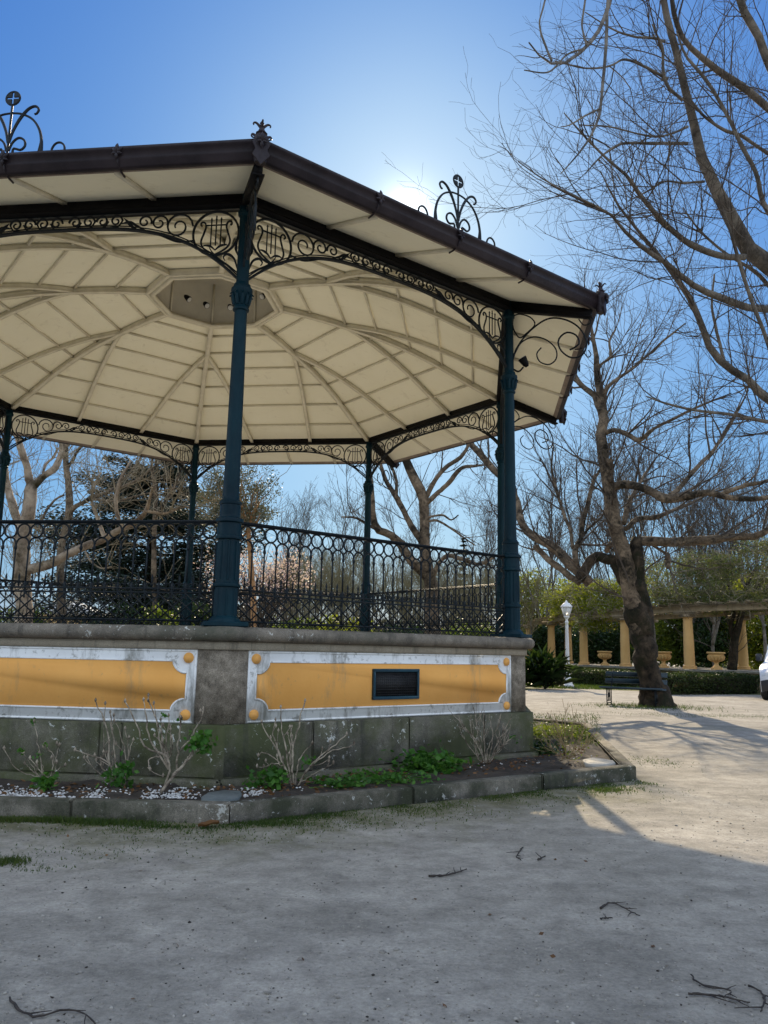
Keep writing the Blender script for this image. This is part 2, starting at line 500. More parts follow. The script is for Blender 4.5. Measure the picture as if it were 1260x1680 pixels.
M['orange_bark'] = bark_mat('orange_bark', (0.20, 0.10, 0.04), (0.50, 0.28, 0.13), None, 3, 0.3, 0.45)
M['twigs'] = simple('bare_twigs', (0.045, 0.037, 0.030), (0.12, 0.098, 0.078), 2, 0.9, 0, 40, spec=0.15)
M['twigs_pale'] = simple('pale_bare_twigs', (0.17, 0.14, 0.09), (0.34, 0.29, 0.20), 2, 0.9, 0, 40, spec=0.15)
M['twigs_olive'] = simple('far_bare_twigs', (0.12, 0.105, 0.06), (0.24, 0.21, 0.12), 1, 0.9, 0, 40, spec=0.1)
M['needle'] = leaf_mat('dark_conifer_sprays', [(0.006, 0.012, 0.008), (0.014, 0.026, 0.016), (0.03, 0.045, 0.025)], 0.1, 0.6)
M['leaf_dark'] = leaf_mat('dark_evergreen_leaf', [(0.010, 0.022, 0.007), (0.022, 0.045, 0.012), (0.05, 0.08, 0.02)], 0.3, 0.4)
M['leaf_mid'] = leaf_mat('mid_green_leaf', [(0.035, 0.06, 0.012), (0.085, 0.125, 0.02), (0.18, 0.21, 0.03)], 0.5)
M['leaf_yellow'] = leaf_mat('yellow_green_leaf', [(0.07, 0.10, 0.012), (0.17, 0.20, 0.02), (0.32, 0.31, 0.04)], 0.55)
M['leaf_olive'] = leaf_mat('grey_olive_leaf', [(0.045, 0.05, 0.03), (0.10, 0.105, 0.065), (0.19, 0.19, 0.13)], 0.2)
M['vine'] = leaf_mat('pergola_vine_leaf', [(0.05, 0.065, 0.025), (0.11, 0.13, 0.045), (0.24, 0.24, 0.09)], 0.45)
M['hedge'] = leaf_mat('clipped_hedge_leaf', [(0.015, 0.028, 0.008), (0.035, 0.055, 0.013), (0.07, 0.09, 0.02)], 0.3)
M['blossom'] = leaf_mat('pink_blossom', [(0.50, 0.33, 0.38), (0.66, 0.50, 0.54), (0.78, 0.68, 0.70)], 0.3)
M['column_y'] = plaster('ochre_column_plaster', (0.50, 0.30, 0.11), (0.60, 0.37, 0.15), (0.35, 0.25, 0.14), 0.5, 0.56)
M['beam_st'] = stone_mat('pergola_beam_stone', (0.22, 0.17, 0.10), (0.38, 0.29, 0.18), (0.10, 0.10, 0.05), 0.55, 0.0, 2.0, 0.4, 0.25)
M['lampwhite'] = simple('white_lamp_paint', (0.66, 0.65, 0.62), (0.78, 0.77, 0.74), 5, 0.5, 0.1, 50)
M['bench'] = simple('dark_teal_bench_paint', (0.008, 0.025, 0.035), (0.018, 0.042, 0.055), 6, 0.42, 0.12, 60, vscale=(1, 4, 4))
M['vanwhite'] = simple('white_van_paint', (0.70, 0.71, 0.73), (0.76, 0.77, 0.78), 1, 0.25, 0, 30)
M['vanblack'] = simple('black_van_plastic', (0.008, 0.009, 0.012), (0.02, 0.02, 0.024), 6, 0.45, 0.1, 60)
M['rubber'] = simple('tyre_rubber', (0.012, 0.012, 0.012), (0.03, 0.03, 0.03), 10, 0.85, 0.2, 60)
M['alloy'] = simple('wheel_alloy', (0.35, 0.35, 0.36), (0.45, 0.45, 0.46), 5, 0.35, 0, 30, metallic=0.8)

def glass_mat():
    mt, nt, b = new_mat('clear_glass')
    b.inputs['Base Color'].default_value = (0.55, 0.6, 0.6, 1)
    b.inputs['Transmission Weight'].default_value = 0.6
    b.inputs['Roughness'].default_value = 0.12
    return mt
M['glass'] = glass_mat()
def milk_mat():
    mt, nt, b = new_mat('frosted_lantern_glass')
    n = noise(nt, 4, 3, 0.5, coords(nt))
    r = ramp(nt, n.outputs['Fac'], [(0.3, (0.75, 0.75, 0.72)), (0.7, (0.85, 0.85, 0.82))])
    nt.links.new(r.outputs[0], b.inputs['Base Color'])
    b.inputs['Transmission Weight'].default_value = 0.35
    b.inputs['Roughness'].default_value = 0.4
    return mt
M['milk'] = milk_mat()

def ground_mat():
    mt, nt, b = new_mat('sandy_gravel')
    co = coords(nt)
    big = noise(nt, 0.55, 9, 0.66, co, 0.3)
    c = ramp(nt, big.outputs['Fac'], [(0.32, (0.265, 0.243, 0.203)), (0.5, (0.325, 0.298, 0.252)), (0.68, (0.385, 0.352, 0.300))]).outputs[0]
    str_ = noise(nt, 1.0, 7, 0.7, coords(nt, 'Object', (1.5, 2.1, 1)))
    s2 = ramp(nt, str_.outputs['Fac'], [(0.36, 0.78), (0.64, 1.18)])
    c = mix(nt, 1.0, c, s2.outputs[0], 'MULTIPLY')
    fine = noise(nt, 46, 6, 0.82, co)
    f2 = ramp(nt, fine.outputs['Fac'], [(0.32, 0.70), (0.5, 1.0), (0.68, 1.24)])
    mid_ = noise(nt, 6.5, 7, 0.75, co, 0.4)
    m2 = ramp(nt, mid_.outputs['Fac'], [(0.34, 0.74), (0.55, 1.04), (0.7, 1.15)])
    c = mix(nt, 1.0, c, m2.outputs[0], 'MULTIPLY')
    c = mix(nt, 1.0, c, f2.outputs[0], 'MULTIPLY')
    v = nt.nodes.new('ShaderNodeTexVoronoi'); v.inputs['Scale'].default_value = 55
    nt.links.new(co, v.inputs['Vector'])
    sp = ramp(nt, v.outputs['Distance'], [(0.10, 1.0), (0.22, 0.0)])
    pc = ramp(nt, v.outputs['Color'], [(0.0, (0.10, 0.09, 0.075)), (0.5, (0.30, 0.27, 0.23)), (1.0, (0.6, 0.57, 0.52))])
    rare = ramp(nt, noise(nt, 9, 5, 0.7, co).outputs['Fac'], [(0.50, 0.0), (0.66, 0.9)])
    mk = mix(nt, 1.0, sp.outputs[0], rare.outputs[0], 'MULTIPLY')
    c = mix(nt, mk, c, pc.outputs[0])
    # mossy, leafy dirt gathers along the outside of the kerb
    sx = nt.nodes.new('ShaderNodeSeparateXYZ'); nt.links.new(co, sx.inputs[0])
    def ma(op, a, b_):
        n_ = nt.nodes.new('ShaderNodeMath'); n_.operation = op
        for i_, v_ in enumerate((a, b_)):
            if hasattr(v_, 'links'): nt.links.new(v_, n_.inputs[i_])
            else: n_.inputs[i_].default_value = v_
        return n_.outputs[0]
    def line(nx, ny, c0): return ma('SUBTRACT', ma('ADD', ma('MULTIPLY', sx.outputs[0], nx), ma('MULTIPLY', sx.outputs[1], ny)), c0)
    dk = ma('MAXIMUM', line(.553, -.833, -5.709), line(-.058, -1.0, -6.07))
    dn = noise(nt, 2.6, 8, 0.72, co, 0.5)
    gx = ramp(nt, ma('MULTIPLY', ma('SUBTRACT', 3.1, sx.outputs[0]), 0.5), [(0.05, 0.0), (0.45, 1.0)])
    gate = ramp(nt, ma('ADD', dk, 0.5), [(0.25, 0.0), (0.35, 1.0)])
    gate = mix(nt, 1.0, gate.outputs[0], gx.outputs[0], 'MULTIPLY')
    dk = ma('ADD', ma('MULTIPLY', dk, 0.42), ma('MULTIPLY', ma('SUBTRACT', dn.outputs['Fac'], 0.5), 1.3))
    dm = nt.nodes.new('ShaderNodeMath'); dm.operation = 'MULTIPLY'
    nt.links.new(ramp(nt, dk, [(0.02, 0.9), (0.22, 0.45), (0.48, 0.0)]).outputs[0], dm.inputs[0]); nt.links.new(gate, dm.inputs[1])
    dcol = ramp(nt, noise(nt, 11, 6, 0.75, co).outputs['Fac'], [(0.35, (0.075, 0.070, 0.035)), (0.55, (0.13, 0.125, 0.06)), (0.7, (0.20, 0.175, 0.125))])
    c = mix(nt, dm.outputs[0], c, dcol.outputs[0])
    # worn grassy film, thin patches
    g = noise(nt, 0.22, 7, 0.7, co, 0.5)
    gm = ramp(nt, g.outputs['Fac'], [(0.60, 0.0), (0.74, 0.45)])
    c = mix(nt, gm.outputs[0], c, (0.20, 0.19, 0.08))
    nt.links.new(c, b.inputs['Base Color'])
    b.inputs['Roughness'].default_value = 0.92
    b.inputs['Specular IOR Level'].default_value = 0.2
    hs = nt.nodes.new('ShaderNodeMath'); hs.operation = 'MULTIPLY_ADD'
    nt.links.new(noise(nt, 28, 9, 0.8, co).outputs['Fac'], hs.inputs[0]); hs.inputs[1].default_value = 1.0
    nt.links.new(noise(nt, 4, 5, 0.6, co).outputs['Fac'], hs.inputs[2])
    bump(nt, b, hs.outputs[0], 0.55, 0.03)
    return mt
M['ground'] = ground_mat()
M['lawn'] = simple('lawn_turf', (0.045, 0.06, 0.014), (0.13, 0.13, 0.035), 1.4, 0.95, 0.6, 40)

# ------------------------------------------------------------------ ground
def sheet(x0, x1, y0, y1, nx, ny, amp, z=0.0, scale=1.0, seed=0):
    r = np.random.default_rng(seed)
    X, Y = np.meshgrid(np.linspace(x0, x1, nx), np.linspace(y0, y1, ny))
    Z = np.zeros_like(X)
    for k in range(8):
        a = r.uniform(0, 2 * PI); w = scale * r.uniform(.4, 2.5)
        Z += np.sin(w * (X * math.cos(a) + Y * math.sin(a)) + r.uniform(0, 6)) / 8
    v = np.stack([X, Y, z + Z * amp], -1).reshape(-1, 3)
    i = (np.arange(ny - 1) * nx)[:, None] + np.arange(nx - 1)[None]
    return v, np.stack([i, i + 1, i + nx + 1, i + nx], -1).reshape(-1, 4)

gb = MB()
v, f = sheet(-700, 700, -300, 1200, 140, 150, 0.0)
gb.add(v, f)
tag(gb.build('ground', M['ground']), kind='structure')

# lawn beyond the path, laid 4 mm above the gravel
lb = MB()
def flat_poly(mb, pts, z):
    p = np.array([(a[0], a[1], z) for a in pts]); mb.add(p, np.arange(len(p))[None])
flat_poly(lb, [(-60, 27.5), (4, 27.0), (7.6, 34.6), (8.2, 31.3), (13.0, 29.5), (60, 27), (60, 120), (-60, 120)], 0.004)
tag(lb.build('lawn', M['lawn']), kind='structure')

# ------------------------------------------------------------------ bandstand
CX, CY, PHI = -2.7811, 12.1967, 0.27283
RC, RE = 4.978, 6.125
Z0, ZCAP, ZB = 1.45, 4.695, 5.622          # stage, capital ring, underside of ring beam
E8 = PI / 4
ROOT = empty('bandstand', (CX, CY, 0))
tag(ROOT, 'octagonal iron bandstand with cream domed ceiling on ochre panelled stone plinth', 'bandstand')
kang = lambda k: PHI + k * E8
mang = lambda k: PHI + (k + .5) * E8
AP = math.cos(PI / 8)
def oct_pt(a, R, z): return V3(R * math.sin(a), -R * math.cos(a), z)

# plinth: inner core, cornice, dado blocks, pilasters, panels
RW, RD = 5.13, 5.24
pl = MB()
pl.lathe([(RW - .02, -0.1), (RW - .02, 1.30)], 8, a0=PHI, caps=False)
plinth = pl.build('plinth', M['granite'], ROOT)
db = MB()
LW = 2 * RD * math.sin(PI / 8)
r_ = np.random.default_rng(3)
for k in range(8):
    a = mang(k); ca, sa = math.cos(a), math.sin(a)
    xs = [-LW / 2, -LW / 2 + .95, .12, LW / 2 - .8, LW / 2]
    if k == 7: xs = [-LW / 2, -.75, .9, LW / 2 - .9, LW / 2]
    for x0, x1 in zip(xs[:-1], xs[1:]):
        e0 = 0.0 if x0 > -LW / 2 + .01 else 0.02
        e1 = 0.0 if x1 < LW / 2 - .01 else 0.02
        xa, xb = x0 + .002 + e0, x1 - .002 - e1
        y = -RD * AP
        th = .11 + r_.uniform(-.004, .004)
        cx, cy = (xa + xb) / 2, y + .06
        db.box((cx * ca - cy * sa, cx * sa + cy * ca, .375), (xb - xa, th, .445 + r_.uniform(-.004, .004)), a, .012)
    xa, xb = -LW / 2 - .01, LW / 2 + .01
    cx, cy = 0, -RD * AP - .005
    db.box((cx * ca - cy * sa, cx * sa + cy * ca, .085), (xb - xa + .02, .12, .13), a, .02)
# quoin caps over the corner mitres
for k in range(8):
    db.lathe([(.055, 0.02), (.055, .595)], 8, c=tuple(oct_pt(kang(k), RD - .055, 0)))
db.build('dado', M['dado'], plinth, loc=(0, 0, 0))
cb = MB()
prof = [(RW - .05, 1.318)]
for t in np.linspace(-PI / 2, PI / 2, 9):
    prof.append((5.205 + .068 * math.cos(t), 1.385 + .066 * math.sin(t)))
prof.append((4.70, 1.453))
cb.lathe(prof, 8, a0=PHI, caps=False)
cb.build('cornice', M['cornice'], plinth, smooth=True, angle=40)
fb = MB(); fb.lathe([(RW - .03, 1.243), (5.165, 1.243), (5.175, 1.25), (5.175, 1.312), (5.16, 1.32), (RW - .05, 1.322)], 8, a0=PHI, caps=False)
fb.build('fillet', M['fillet'], plinth)
fl = MB(); fl.lathe([(4.72, 1.448), (0.0001, 1.448)], 8, a0=PHI, caps=False)
fl.build('stage_floor', M['floor'], plinth)
# pilasters wrap each corner
def pilaster_mesh():
    b = MB(); w = .235; t = .02
    A = PI / 8
    # local corner frame: corner at (0,-RW); faces run back at +-22.5 deg
    def P(s, d, off):
        return V3(s * d * math.cos(A) , -RW + d * math.sin(A), 0) + V3(s * math.sin(A), -math.cos(A), 0) * off
    for z0, z1, o in ((.60, 1.243, t),):
        c_out = V3(0, -RW - o / math.cos(A), 0)
        l_out, r_out = P(-1, w, o), P(1, w, o)
        l_in, r_in = P(-1, w, -.02), P(1, w, -.02)
        ring = [l_in, l_out, c_out, r_out, r_in]
        v = np.array([p + V3(0, 0, z) for z in (z0, z1) for p in ring])
        f = [(i, i + 1, i + 6, i + 5) for i in range(4)]
        b.add(v, [np.array(f), np.array([(5, 6, 7, 8, 9)]), np.array([(4, 3, 2, 1, 0)])])
    return b
p0 = pilaster_mesh().build('pilaster', M['granite'], plinth, rz=kang(0))
for k in range(1, 8): twin(p0, plinth, rz=kang(k))

LP = 2 * RW * math.sin(PI / 8)
FW = LP / 2 - .237
def panel_parts(k):
    a = mang(k); y = -RW * AP
    ux, uz = V3(1, 0, 0), V3(0, 0, 1)
    zt, zb = 1.243, .600
    fr = MB()
    rect = [(-FW, zb), (FW, zb), (FW, zt), (-FW, zt)]
    fr.prism(rect, .018, (0, y, 0), ux, uz)
    cxs, czt, czb, rn = FW - .095, zt - .082, zb + .085, .125
    hx, ht, hb = FW - .082, zt - .100, zb + .108
    def notch(sx, top):
        cz = czt if top else czb
        sz = 1 if top else -1
        th0 = math.asin(((czt - ht) if top else (hb - czb)) / rn)
        th1 = math.acos((cxs - hx) / rn)
        return [(sx * (cxs - rn * math.cos(t)), cz - sz * rn * math.sin(t)) for t in np.linspace(th0, th1, 9)]
    poly = notch(-1, False)[::-1] + notch(1, False) + notch(1, True)[::-1] + notch(-1, True)
    fi = MB(); fi.prism(poly, .026, (0, y, 0), ux, uz)
    for sx in (-1, 1):
        for cz in (czt, czb):
            t = np.linspace(0, 2 * PI, 20, endpoint=False)
            fi.prism(np.stack([sx * (FW - .078) + .046 * np.cos(t), (cz + (.008 if cz > .9 else -.012)) + .046 * np.sin(t)], -1), .030, (0, y, 0), ux, uz)
    bead = np.array([(p[0], y - .026, p[1]) for p in poly + poly[:1]])
    fr.tube(bead, .010, 6, False)
    ol = np.array([(x, y - .018, z) for x, z in [(-FW + .012, zb + .012), (FW - .012, zb + .012), (FW - .012, zt - .012), (-FW + .012, zt - .012), (-FW + .012, zb + .012)]])
    for i in range(4): fr.tube(ol[i:i + 2], .010, 6)
    pf = fr.build('panel_frame', M['white'], plinth, rz=a)
    fi.build('painted_panel', M['yellow'], plinth, rz=a)
for k in (6, 7, 0, 1): panel_parts(k)

# vent grille on the panel facing right
vm = MB(); vg = MB()
a = mang(0)
nv, tv = V3(math.sin(a), -math.cos(a), 0), V3(math.cos(a), math.sin(a), 0)
def on_side(px, py):
    d = ray(px, py); o = V3(CX, CY, 0) + nv * (RW * AP)
    t = ((o - V3(0, 0, EYE)) @ nv) / (d @ nv)
    X = V3(0, 0, EYE) + d * t - V3(CX, CY, 0)
    return X @ tv, X[2]
(x0, z1), (x1, z0) = on_side(608, 1097), on_side(683, 1146)
yv = -RW * AP - .026
fwv = .032
vm.box(((x0 + x1) / 2, yv - .012, z1 - fwv / 2), (x1 - x0, .03, fwv), 0, .004)
vm.box(((x0 + x1) / 2, yv - .012, z0 + fwv / 2), (x1 - x0, .03, fwv), 0, .004)
for xx in (x0 + fwv / 2, x1 - fwv / 2):
    vm.box((xx, yv - .012, (z0 + z1) / 2), (fwv, .028, z1 - z0 - 2 * fwv), 0, .004)
vf = vm.build('vent_frame', M['ventframe'], plinth, rz=a)
vg.box(((x0 + x1) / 2, yv - .002, (z0 + z1) / 2), (x1 - x0 - .03, .004, z1 - z0 - .03))
for xx in np.arange(x0 + fwv + .02, x1 - fwv - .005, .026):
    vg.tube([(xx, yv - .014, z0 + .03), (xx, yv - .014, z1 - .03)], .0028, 5)
for zz in np.arange(z0 + fwv + .015, z1 - fwv - .005, .026):
    vg.tube([(x0 + .03, yv - .017, zz), (x1 - .03, yv - .017, zz)], .0028, 5)
vg.build('vent_grille', M['grille'], plinth, rz=a)

# columns: octagonal pedestal, ringed shaft, capital, upper post
def column():
    b = MB()
    b.box((0, 0, .022), (.40, .40, .044), 0, .008)
    A0 = PI / 8
    b.lathe([(.155, .044), (.150, .06), (.128, .085), (.112, .10), (.110, .36)], 8, a0=A0)
    b.lathe([(.110, .36), (.124, .365), (.127, .38), (.124, .395), (.108, .40)], 16)
    b.lathe([(.108, .40), (.104, .80)], 8, a0=A0)
    b.lathe([(.104, .80), (.122, .805), (.125, .82), (.122, .835), (.112, .84), (.110, .955), (.118, .96), (.128, .965), (.130, .985), (.122, 1.0), (.100, 1.01), (.096, 1.03)], 20)
    b.lathe([(.096, 1.03), (.095, 1.13), (.104, 1.135), (.106, 1.155), (.098, 1.165), (.080, 1.19), (.077, 1.24), (.075, 1.30), (.061, 3.10)], 20)
    for i in range(8):                      # flutes of the pedestal
        t = i * E8
        d = V3(math.sin(t), -math.cos(t), 0)
        for z0, z1 in ((.43, .78), (.11, .34)):
            b.tube([d * .099 + V3(0, 0, z0), d * (.096) + V3(0, 0, z1)], .012, 6)
    zc = ZCAP - Z0
    b.lathe([(.061, 3.02), (.061, zc - .19), (.078, zc - .18), (.080, zc - .165), (.070, zc - .15), (.068, zc - .10), (.080, zc - .05), (.100, zc + .0), (.106, zc + .02), (.104, zc + .045), (.086, zc + .06), (.080, zc + .09), (.062, zc + .11), (.058, ZB - Z0 + .16)], 20)
    for i in range(10):                     # acanthus leaves of the capital
        t = i / 10 * 2 * PI
        d = V3(math.sin(t), -math.cos(t), 0)
        pts = [d * .066 + V3(0, 0, zc - .13), d * .084 + V3(0, 0, zc - .06), d * .099 + V3(0, 0, zc - .015), d * .120 + V3(0, 0, zc - .03)]
        b.tube(smooth_path(pts, 7), [.016, .020, .022, .020, .017, .013, .006], 6)
    b.lathe([(.058, ZB - Z0 - .12), (.078, ZB - Z0 - .10), (.080, ZB - Z0 - .07), (.066, ZB - Z0 - .05), (.066, ZB - Z0)], 12)
    return b
c0 = column().build('column', M['teal'], ROOT, smooth=True, angle=35)
c0.location = oct_pt(kang(0), RC, Z0); c0.rotation_euler = (0, 0, kang(0))
for k in range(1, 8): twin(c0, ROOT, tuple(oct_pt(kang(k), RC, Z0)), kang(k))

# railing of one side
LC = 2 * RC * math.sin(PI / 8)
NB = 27
def railing():
    b, h = MB(), MB()
    x0, x1 = -LC / 2 + .12, LC / 2 - .12
    st = (x1 - x0) / NB
    xs = x0 + st * np.arange(NB + 1)
    top, mid, bot = .965, .345, .055
    h.box((0, 0, top + .012), (LC - .16, .062, .020), 0, .006)
    h.box((0, 0, top - .004), (LC - .18, .034, .014), 0, .003)
    for z, w in ((mid, .024), (bot, .022), (mid - .038, .014)):
        b.box((0, 0, z), (LC - .2, w, .016))
    zr = top - .012
    rc = st / 2
    zs = zr - 3 * rc
    P = np.zeros((len(xs), 2, 3)); P[:, :, 0] = xs[:, None]; P[:, 0, 2] = mid; P[:, 1, 2] = zs
    b.tubes(P, .0088, 6)
    P2 = P.copy(); P2[:, 0, 2] = bot - .03; P2[:, 1, 2] = mid
    b.tubes(P2[::9], .0075, 6)
    for x in xs:
        b.lathe([(.004, zs - .06), (.014, zs - .045), (.016, zs - .03), (.010, zs - .01), (.008, zs + .01)], 7, c=(x, 0, 0))
        b.lathe([(.006, mid - .10), (.010, mid - .09), (.005, mid - .07), (.013, mid - .02), (.016, mid + .03), (.008, mid + .06)], 6, c=(x, 0, 0))
    t = np.linspace(0, 2 * PI, 19)
    C = np.zeros((NB, 19, 3))
    xc = xs[:-1] + rc
    C[:, :, 0] = xc[:, None] + (rc - .003) * np.cos(t)[None]
    C[:, :, 2] = zr - rc + rc * np.sin(t)[None]
    b.tubes(C, .0092, 5, False)
    t = np.linspace(0, PI, 11)
    Cc = np.zeros((NB, 11, 3))
    Cc[:, :, 0] = xc[:, None] + (rc - .002) * np.cos(t)[None]
    Cc[:, :, 2] = zr - 3 * rc + rc * np.sin(t)[None]
    b.tubes(Cc, .0092, 5, False)
    # diagonals: each climbs the lower field across two bays
    seg = []
    for i in range(-2, NB + 1):
        for s in (1, -1):
            xa, xb = x0 + st * i, x0 + st * (i + 2.2)
            if s < 0: xa, xb = xb, xa
            za, zb = bot, mid - .04
            p, q = V3(xa, .006 * s, za), V3(xb, .006 * s, zb)
            def cl(p, q):
                for lim, sg in ((x0, 1), (x1, -1)):
                    if (p[0] - lim) * sg < 0:
                        u = (lim - p[0]) / (q[0] - p[0]); p = p + (q - p) * u
                return p
            p2, q2 = cl(p, q), cl(q, p)
            if abs(q2[0] - p2[0]) > .02 and x0 - .01 <= p2[0] <= x1 + .01 and x0 - .01 <= q2[0] <= x1 + .01: seg.append((p2, q2))
    b.tubes(np.array(seg), .0074, 5)
    # little crosses in the bottom band
    seg = []
    for i in range(NB * 2):
        xa = x0 + st * i / 2
        seg.append((V3(xa, 0, .0), V3(xa + st / 2, 0, bot))); seg.append((V3(xa + st / 2, 0, .0), V3(xa, 0, bot)))
    b.tubes(np.array(seg), .0038, 4)
    # fleur spikes standing on the middle rail
    for x in xc:
        b.lathe([(.006, mid), (.006, mid + .05), (.012, mid + .06), (.006, mid + .075), (.011, mid + .095), (.001, mid + .135)], 6, c=(x, 0, 0))
        for s in (-1, 1):
            t = np.linspace(-.5, 4.2, 9)
            rr = .021 - .003 * np.linspace(0, 1, 9)
            b.tube(np.stack([x + s * (.026 + rr * np.cos(PI - t) ), np.zeros(9), mid + .028 + rr * np.sin(t)], -1), .005, 5)
    return b, h
rb, rh = railing()
ra = rb.build('railing', M['iron'], ROOT, rz=mang(0))
rhd = rh.build('handrail', M['iron'], ra)
def side_place(o, k, R=RC, z=Z0):
    a = mang(k); o.location = oct_pt(a, R * AP, z); o.rotation_euler = (0, 0, a)
side_place(ra, 0)
for k in range(1, 8): side_place(twin(ra, ROOT), k)

# spandrel: lyre rings and scrollwork under the ring beam
def spiral(c, r, a0, turns, s=1, n=26, inner=.22):
    t = np.linspace(0, 1, n)
    rr = r * (1 - (1 - inner) * t)
    an = a0 + s * turns * 2 * PI * t
    return np.stack([c[0] + rr * np.cos(an), np.zeros(n), c[1] + rr * np.sin(an)], -1)
def spandrel():
    b = MB()
    archz = lambda x: -(.165 + .66 * np.abs(2 * x / LC) ** 3.2)
    xs = np.linspace(-LC / 2 + .04, LC / 2 - .04, 61)
    for dy in (-.012, .012):
        b.tube(np.stack([xs, np.full(61, dy), archz(xs)], -1), .0145, 6)
    b.tube(np.stack([xs, np.zeros(61), archz(xs) + .035], -1), .007, 5)
    b.box((0, 0, -.012), (LC - .1, .03, .014))
    R1 = .0078
    for s in (-1, 1):
        X = lambda u: s * (LC / 2 - u)                 # u: distance from the column
        cx, cz, rr = X(.30), -.272, .236
        t = np.linspace(0, 2 * PI, 33)
        b.tube(np.stack([cx + rr * np.cos(t), 0 * t, cz + rr * np.sin(t)], -1), .0125, 6, False)
        for q in (-1, 1):                              # lyre arms
            arm = [(0, -.19), (.05, -.165), (.105, -.125), (.125, -.07), (.105, .0), (.088, .06), (.10, .10), (.125, .105), (.135, .085), (.122, .07)]
            b.tube(smooth_path([V3(cx + 1.2 * q * p[0], 0, cz + 1.2 * p[1]) for p in arm], 30), .010, 6)
            leafp = [(0, -.15), (.04, -.115), (.09, -.105), (.12, -.12)]
            b.tube(smooth_path([V3(cx + 1.2 * q * p[0], 0, cz + 1.2 * p[1]) for p in leafp], 12), np.interp(np.linspace(0, 1, 12), [0, .5, 1], [.006, .013, .003]), 6)
        for q in (-.05, 0, .05):
            b.tube([(cx + q, 0, cz - .13), (cx + q, 0, cz + .15 + (.04 if q == 0 else 0))], .0072, 5)
            b.lathe([(.001, .14), (.012, .15), (.001, .175)], 6, c=(cx + q, 0, cz))
        b.tube([(cx - .11, 0, cz + .09), (cx + .11, 0, cz + .09)], .008, 5)
        b.tube([(cx, 0, cz - .235), (cx, 0, cz - .275)], .009, 5)
        # sprig at the foot of the arch
        for pts in ([(.06, -.66), (.10, -.55), (.17, -.50), (.21, -.53), (.19, -.57)], [(.06, -.70), (.16, -.62), (.26, -.55), (.33, -.47), (.36, -.42)], [(.06, -.52), (.085, -.45), (.075, -.38)]):
            pw = smooth_path([V3(X(u), 0, z) for u, z in pts], 14)
            b.tube(pw, np.interp(np.linspace(0, 1, 14), [0, .6, 1], [.007, .015, .004]), 6)
        # big running scroll then smaller ones
        def sc(u, z, r, a0, turns, dr):
            p = spiral((0, z), r, a0, turns, dr)
            p[:, 0] = X(u) - s * p[:, 0]
            b.tube(p, np.linspace(.0115, .0085, len(p)), 6)
        sc(.695, -.180, .152, PI * 1.0, 1.55, -1)
        sc(.900, -.130, .092, PI * 1.1, 1.35, -1)
        sc(1.055, -.112, .075, PI * 1.1, 1.25, -1)
        b.tube(smooth_path([V3(X(.53), 0, -.34), V3(X(.70), 0, -.345), V3(X(.92), 0, -.25), V3(X(1.14), 0, -.19), V3(X(1.28), 0, -.06)], 24), np.interp(np.linspace(0, 1, 24), [0, .75, .9, 1], [.009, .010, .022, .003]), 6)
        b.tube(smooth_path([V3(X(1.0), 0, -.23), V3(X(1.14), 0, -.15), V3(X(1.21), 0, -.11), V3(X(1.32), 0, -.12)], 16), np.interp(np.linspace(0, 1, 16), [0, .7, 1], [.006, .017, .003]), 6)
        # chain of S scrolls to the middle
        for i, u in enumerate(np.arange(1.36, LC / 2 - .05, .148)):
            up = i % 2 == 0
            sc(u, -.088, .066, (PI if up else 0), 1.25, (-1 if up else 1))
            b.tube(smooth_path([V3(X(u - .066), 0, -.088), V3(X(u - .02), 0, -.15), V3(X(u + .06), 0, -.158)], 10), .009, 5)
    return b
s0 = spandrel().build('arch_spandrel', M['iron'], ROOT, smooth=True, angle=50)
side_place(s0, 0, RC, ZB)
for k in range(1, 8): side_place(twin(s0, ROOT), k, RC, ZB)

# ring beam
b = MB(); b.lathe([(RC - .055, ZB), (RC + .055, ZB), (RC + .055, ZB + .165), (RC - .055, ZB + .165), (RC - .055, ZB)], 8, a0=PHI, caps=False)
b.lathe([(RC - .085, ZB - .004), (RC + .085, ZB - .004), (RC + .085, ZB + .014), (RC - .085, ZB + .014), (RC - .085, ZB - .004)], 8, a0=PHI, caps=False)
b.build('ring_beam', M['black'], ROOT)

# roof: ceiling dome, soffit, ribs, purlins, gutter, sheets above
def dome_z(r):
    return np.interp(r, [1.05, 1.6, 2.15, 2.8, 3.4, 3.8, 4.1, 4.5, 4.978], [6.86, 6.80, 6.705, 6.57, 6.385, 6.225, 6.08, 5.90, 5.70])
_rr = np.linspace(1.05, 4.978, 22)
_zz = smooth_path(np.stack([_rr, dome_z(_rr), 0 * _rr], -1)[::3], 40)
DR, DZ = _zz[:, 0], _zz[:, 1]
dz = lambda r: np.interp(r, DR, DZ)
b = MB()
b.lathe([(r, dz(r)) for r in np.linspace(1.05, 4.975, 26)], 8, a0=PHI, caps=False)
b.lathe([(r, dz(r) + .05) for r in np.linspace(1.05, 4.975, 26)][::-1], 8, a0=PHI, caps=False)
ceil = b.build('ceiling', M['cream'], ROOT, smooth=True, angle=25)
b = MB()
b.lathe([(4.99, 5.755), (6.08, 5.425)], 8, a0=PHI, caps=False)
soffit = b.build('soffit', M['cream'], ROOT)
b = MB()
RSH = [(6.10, 5.585), (5.0, 5.95), (3.4, 6.62), (1.2, 7.25)]
b.lathe(RSH, 8, a0=PHI, caps=False)
roof = b.build('roof', M['roof'], ROOT)
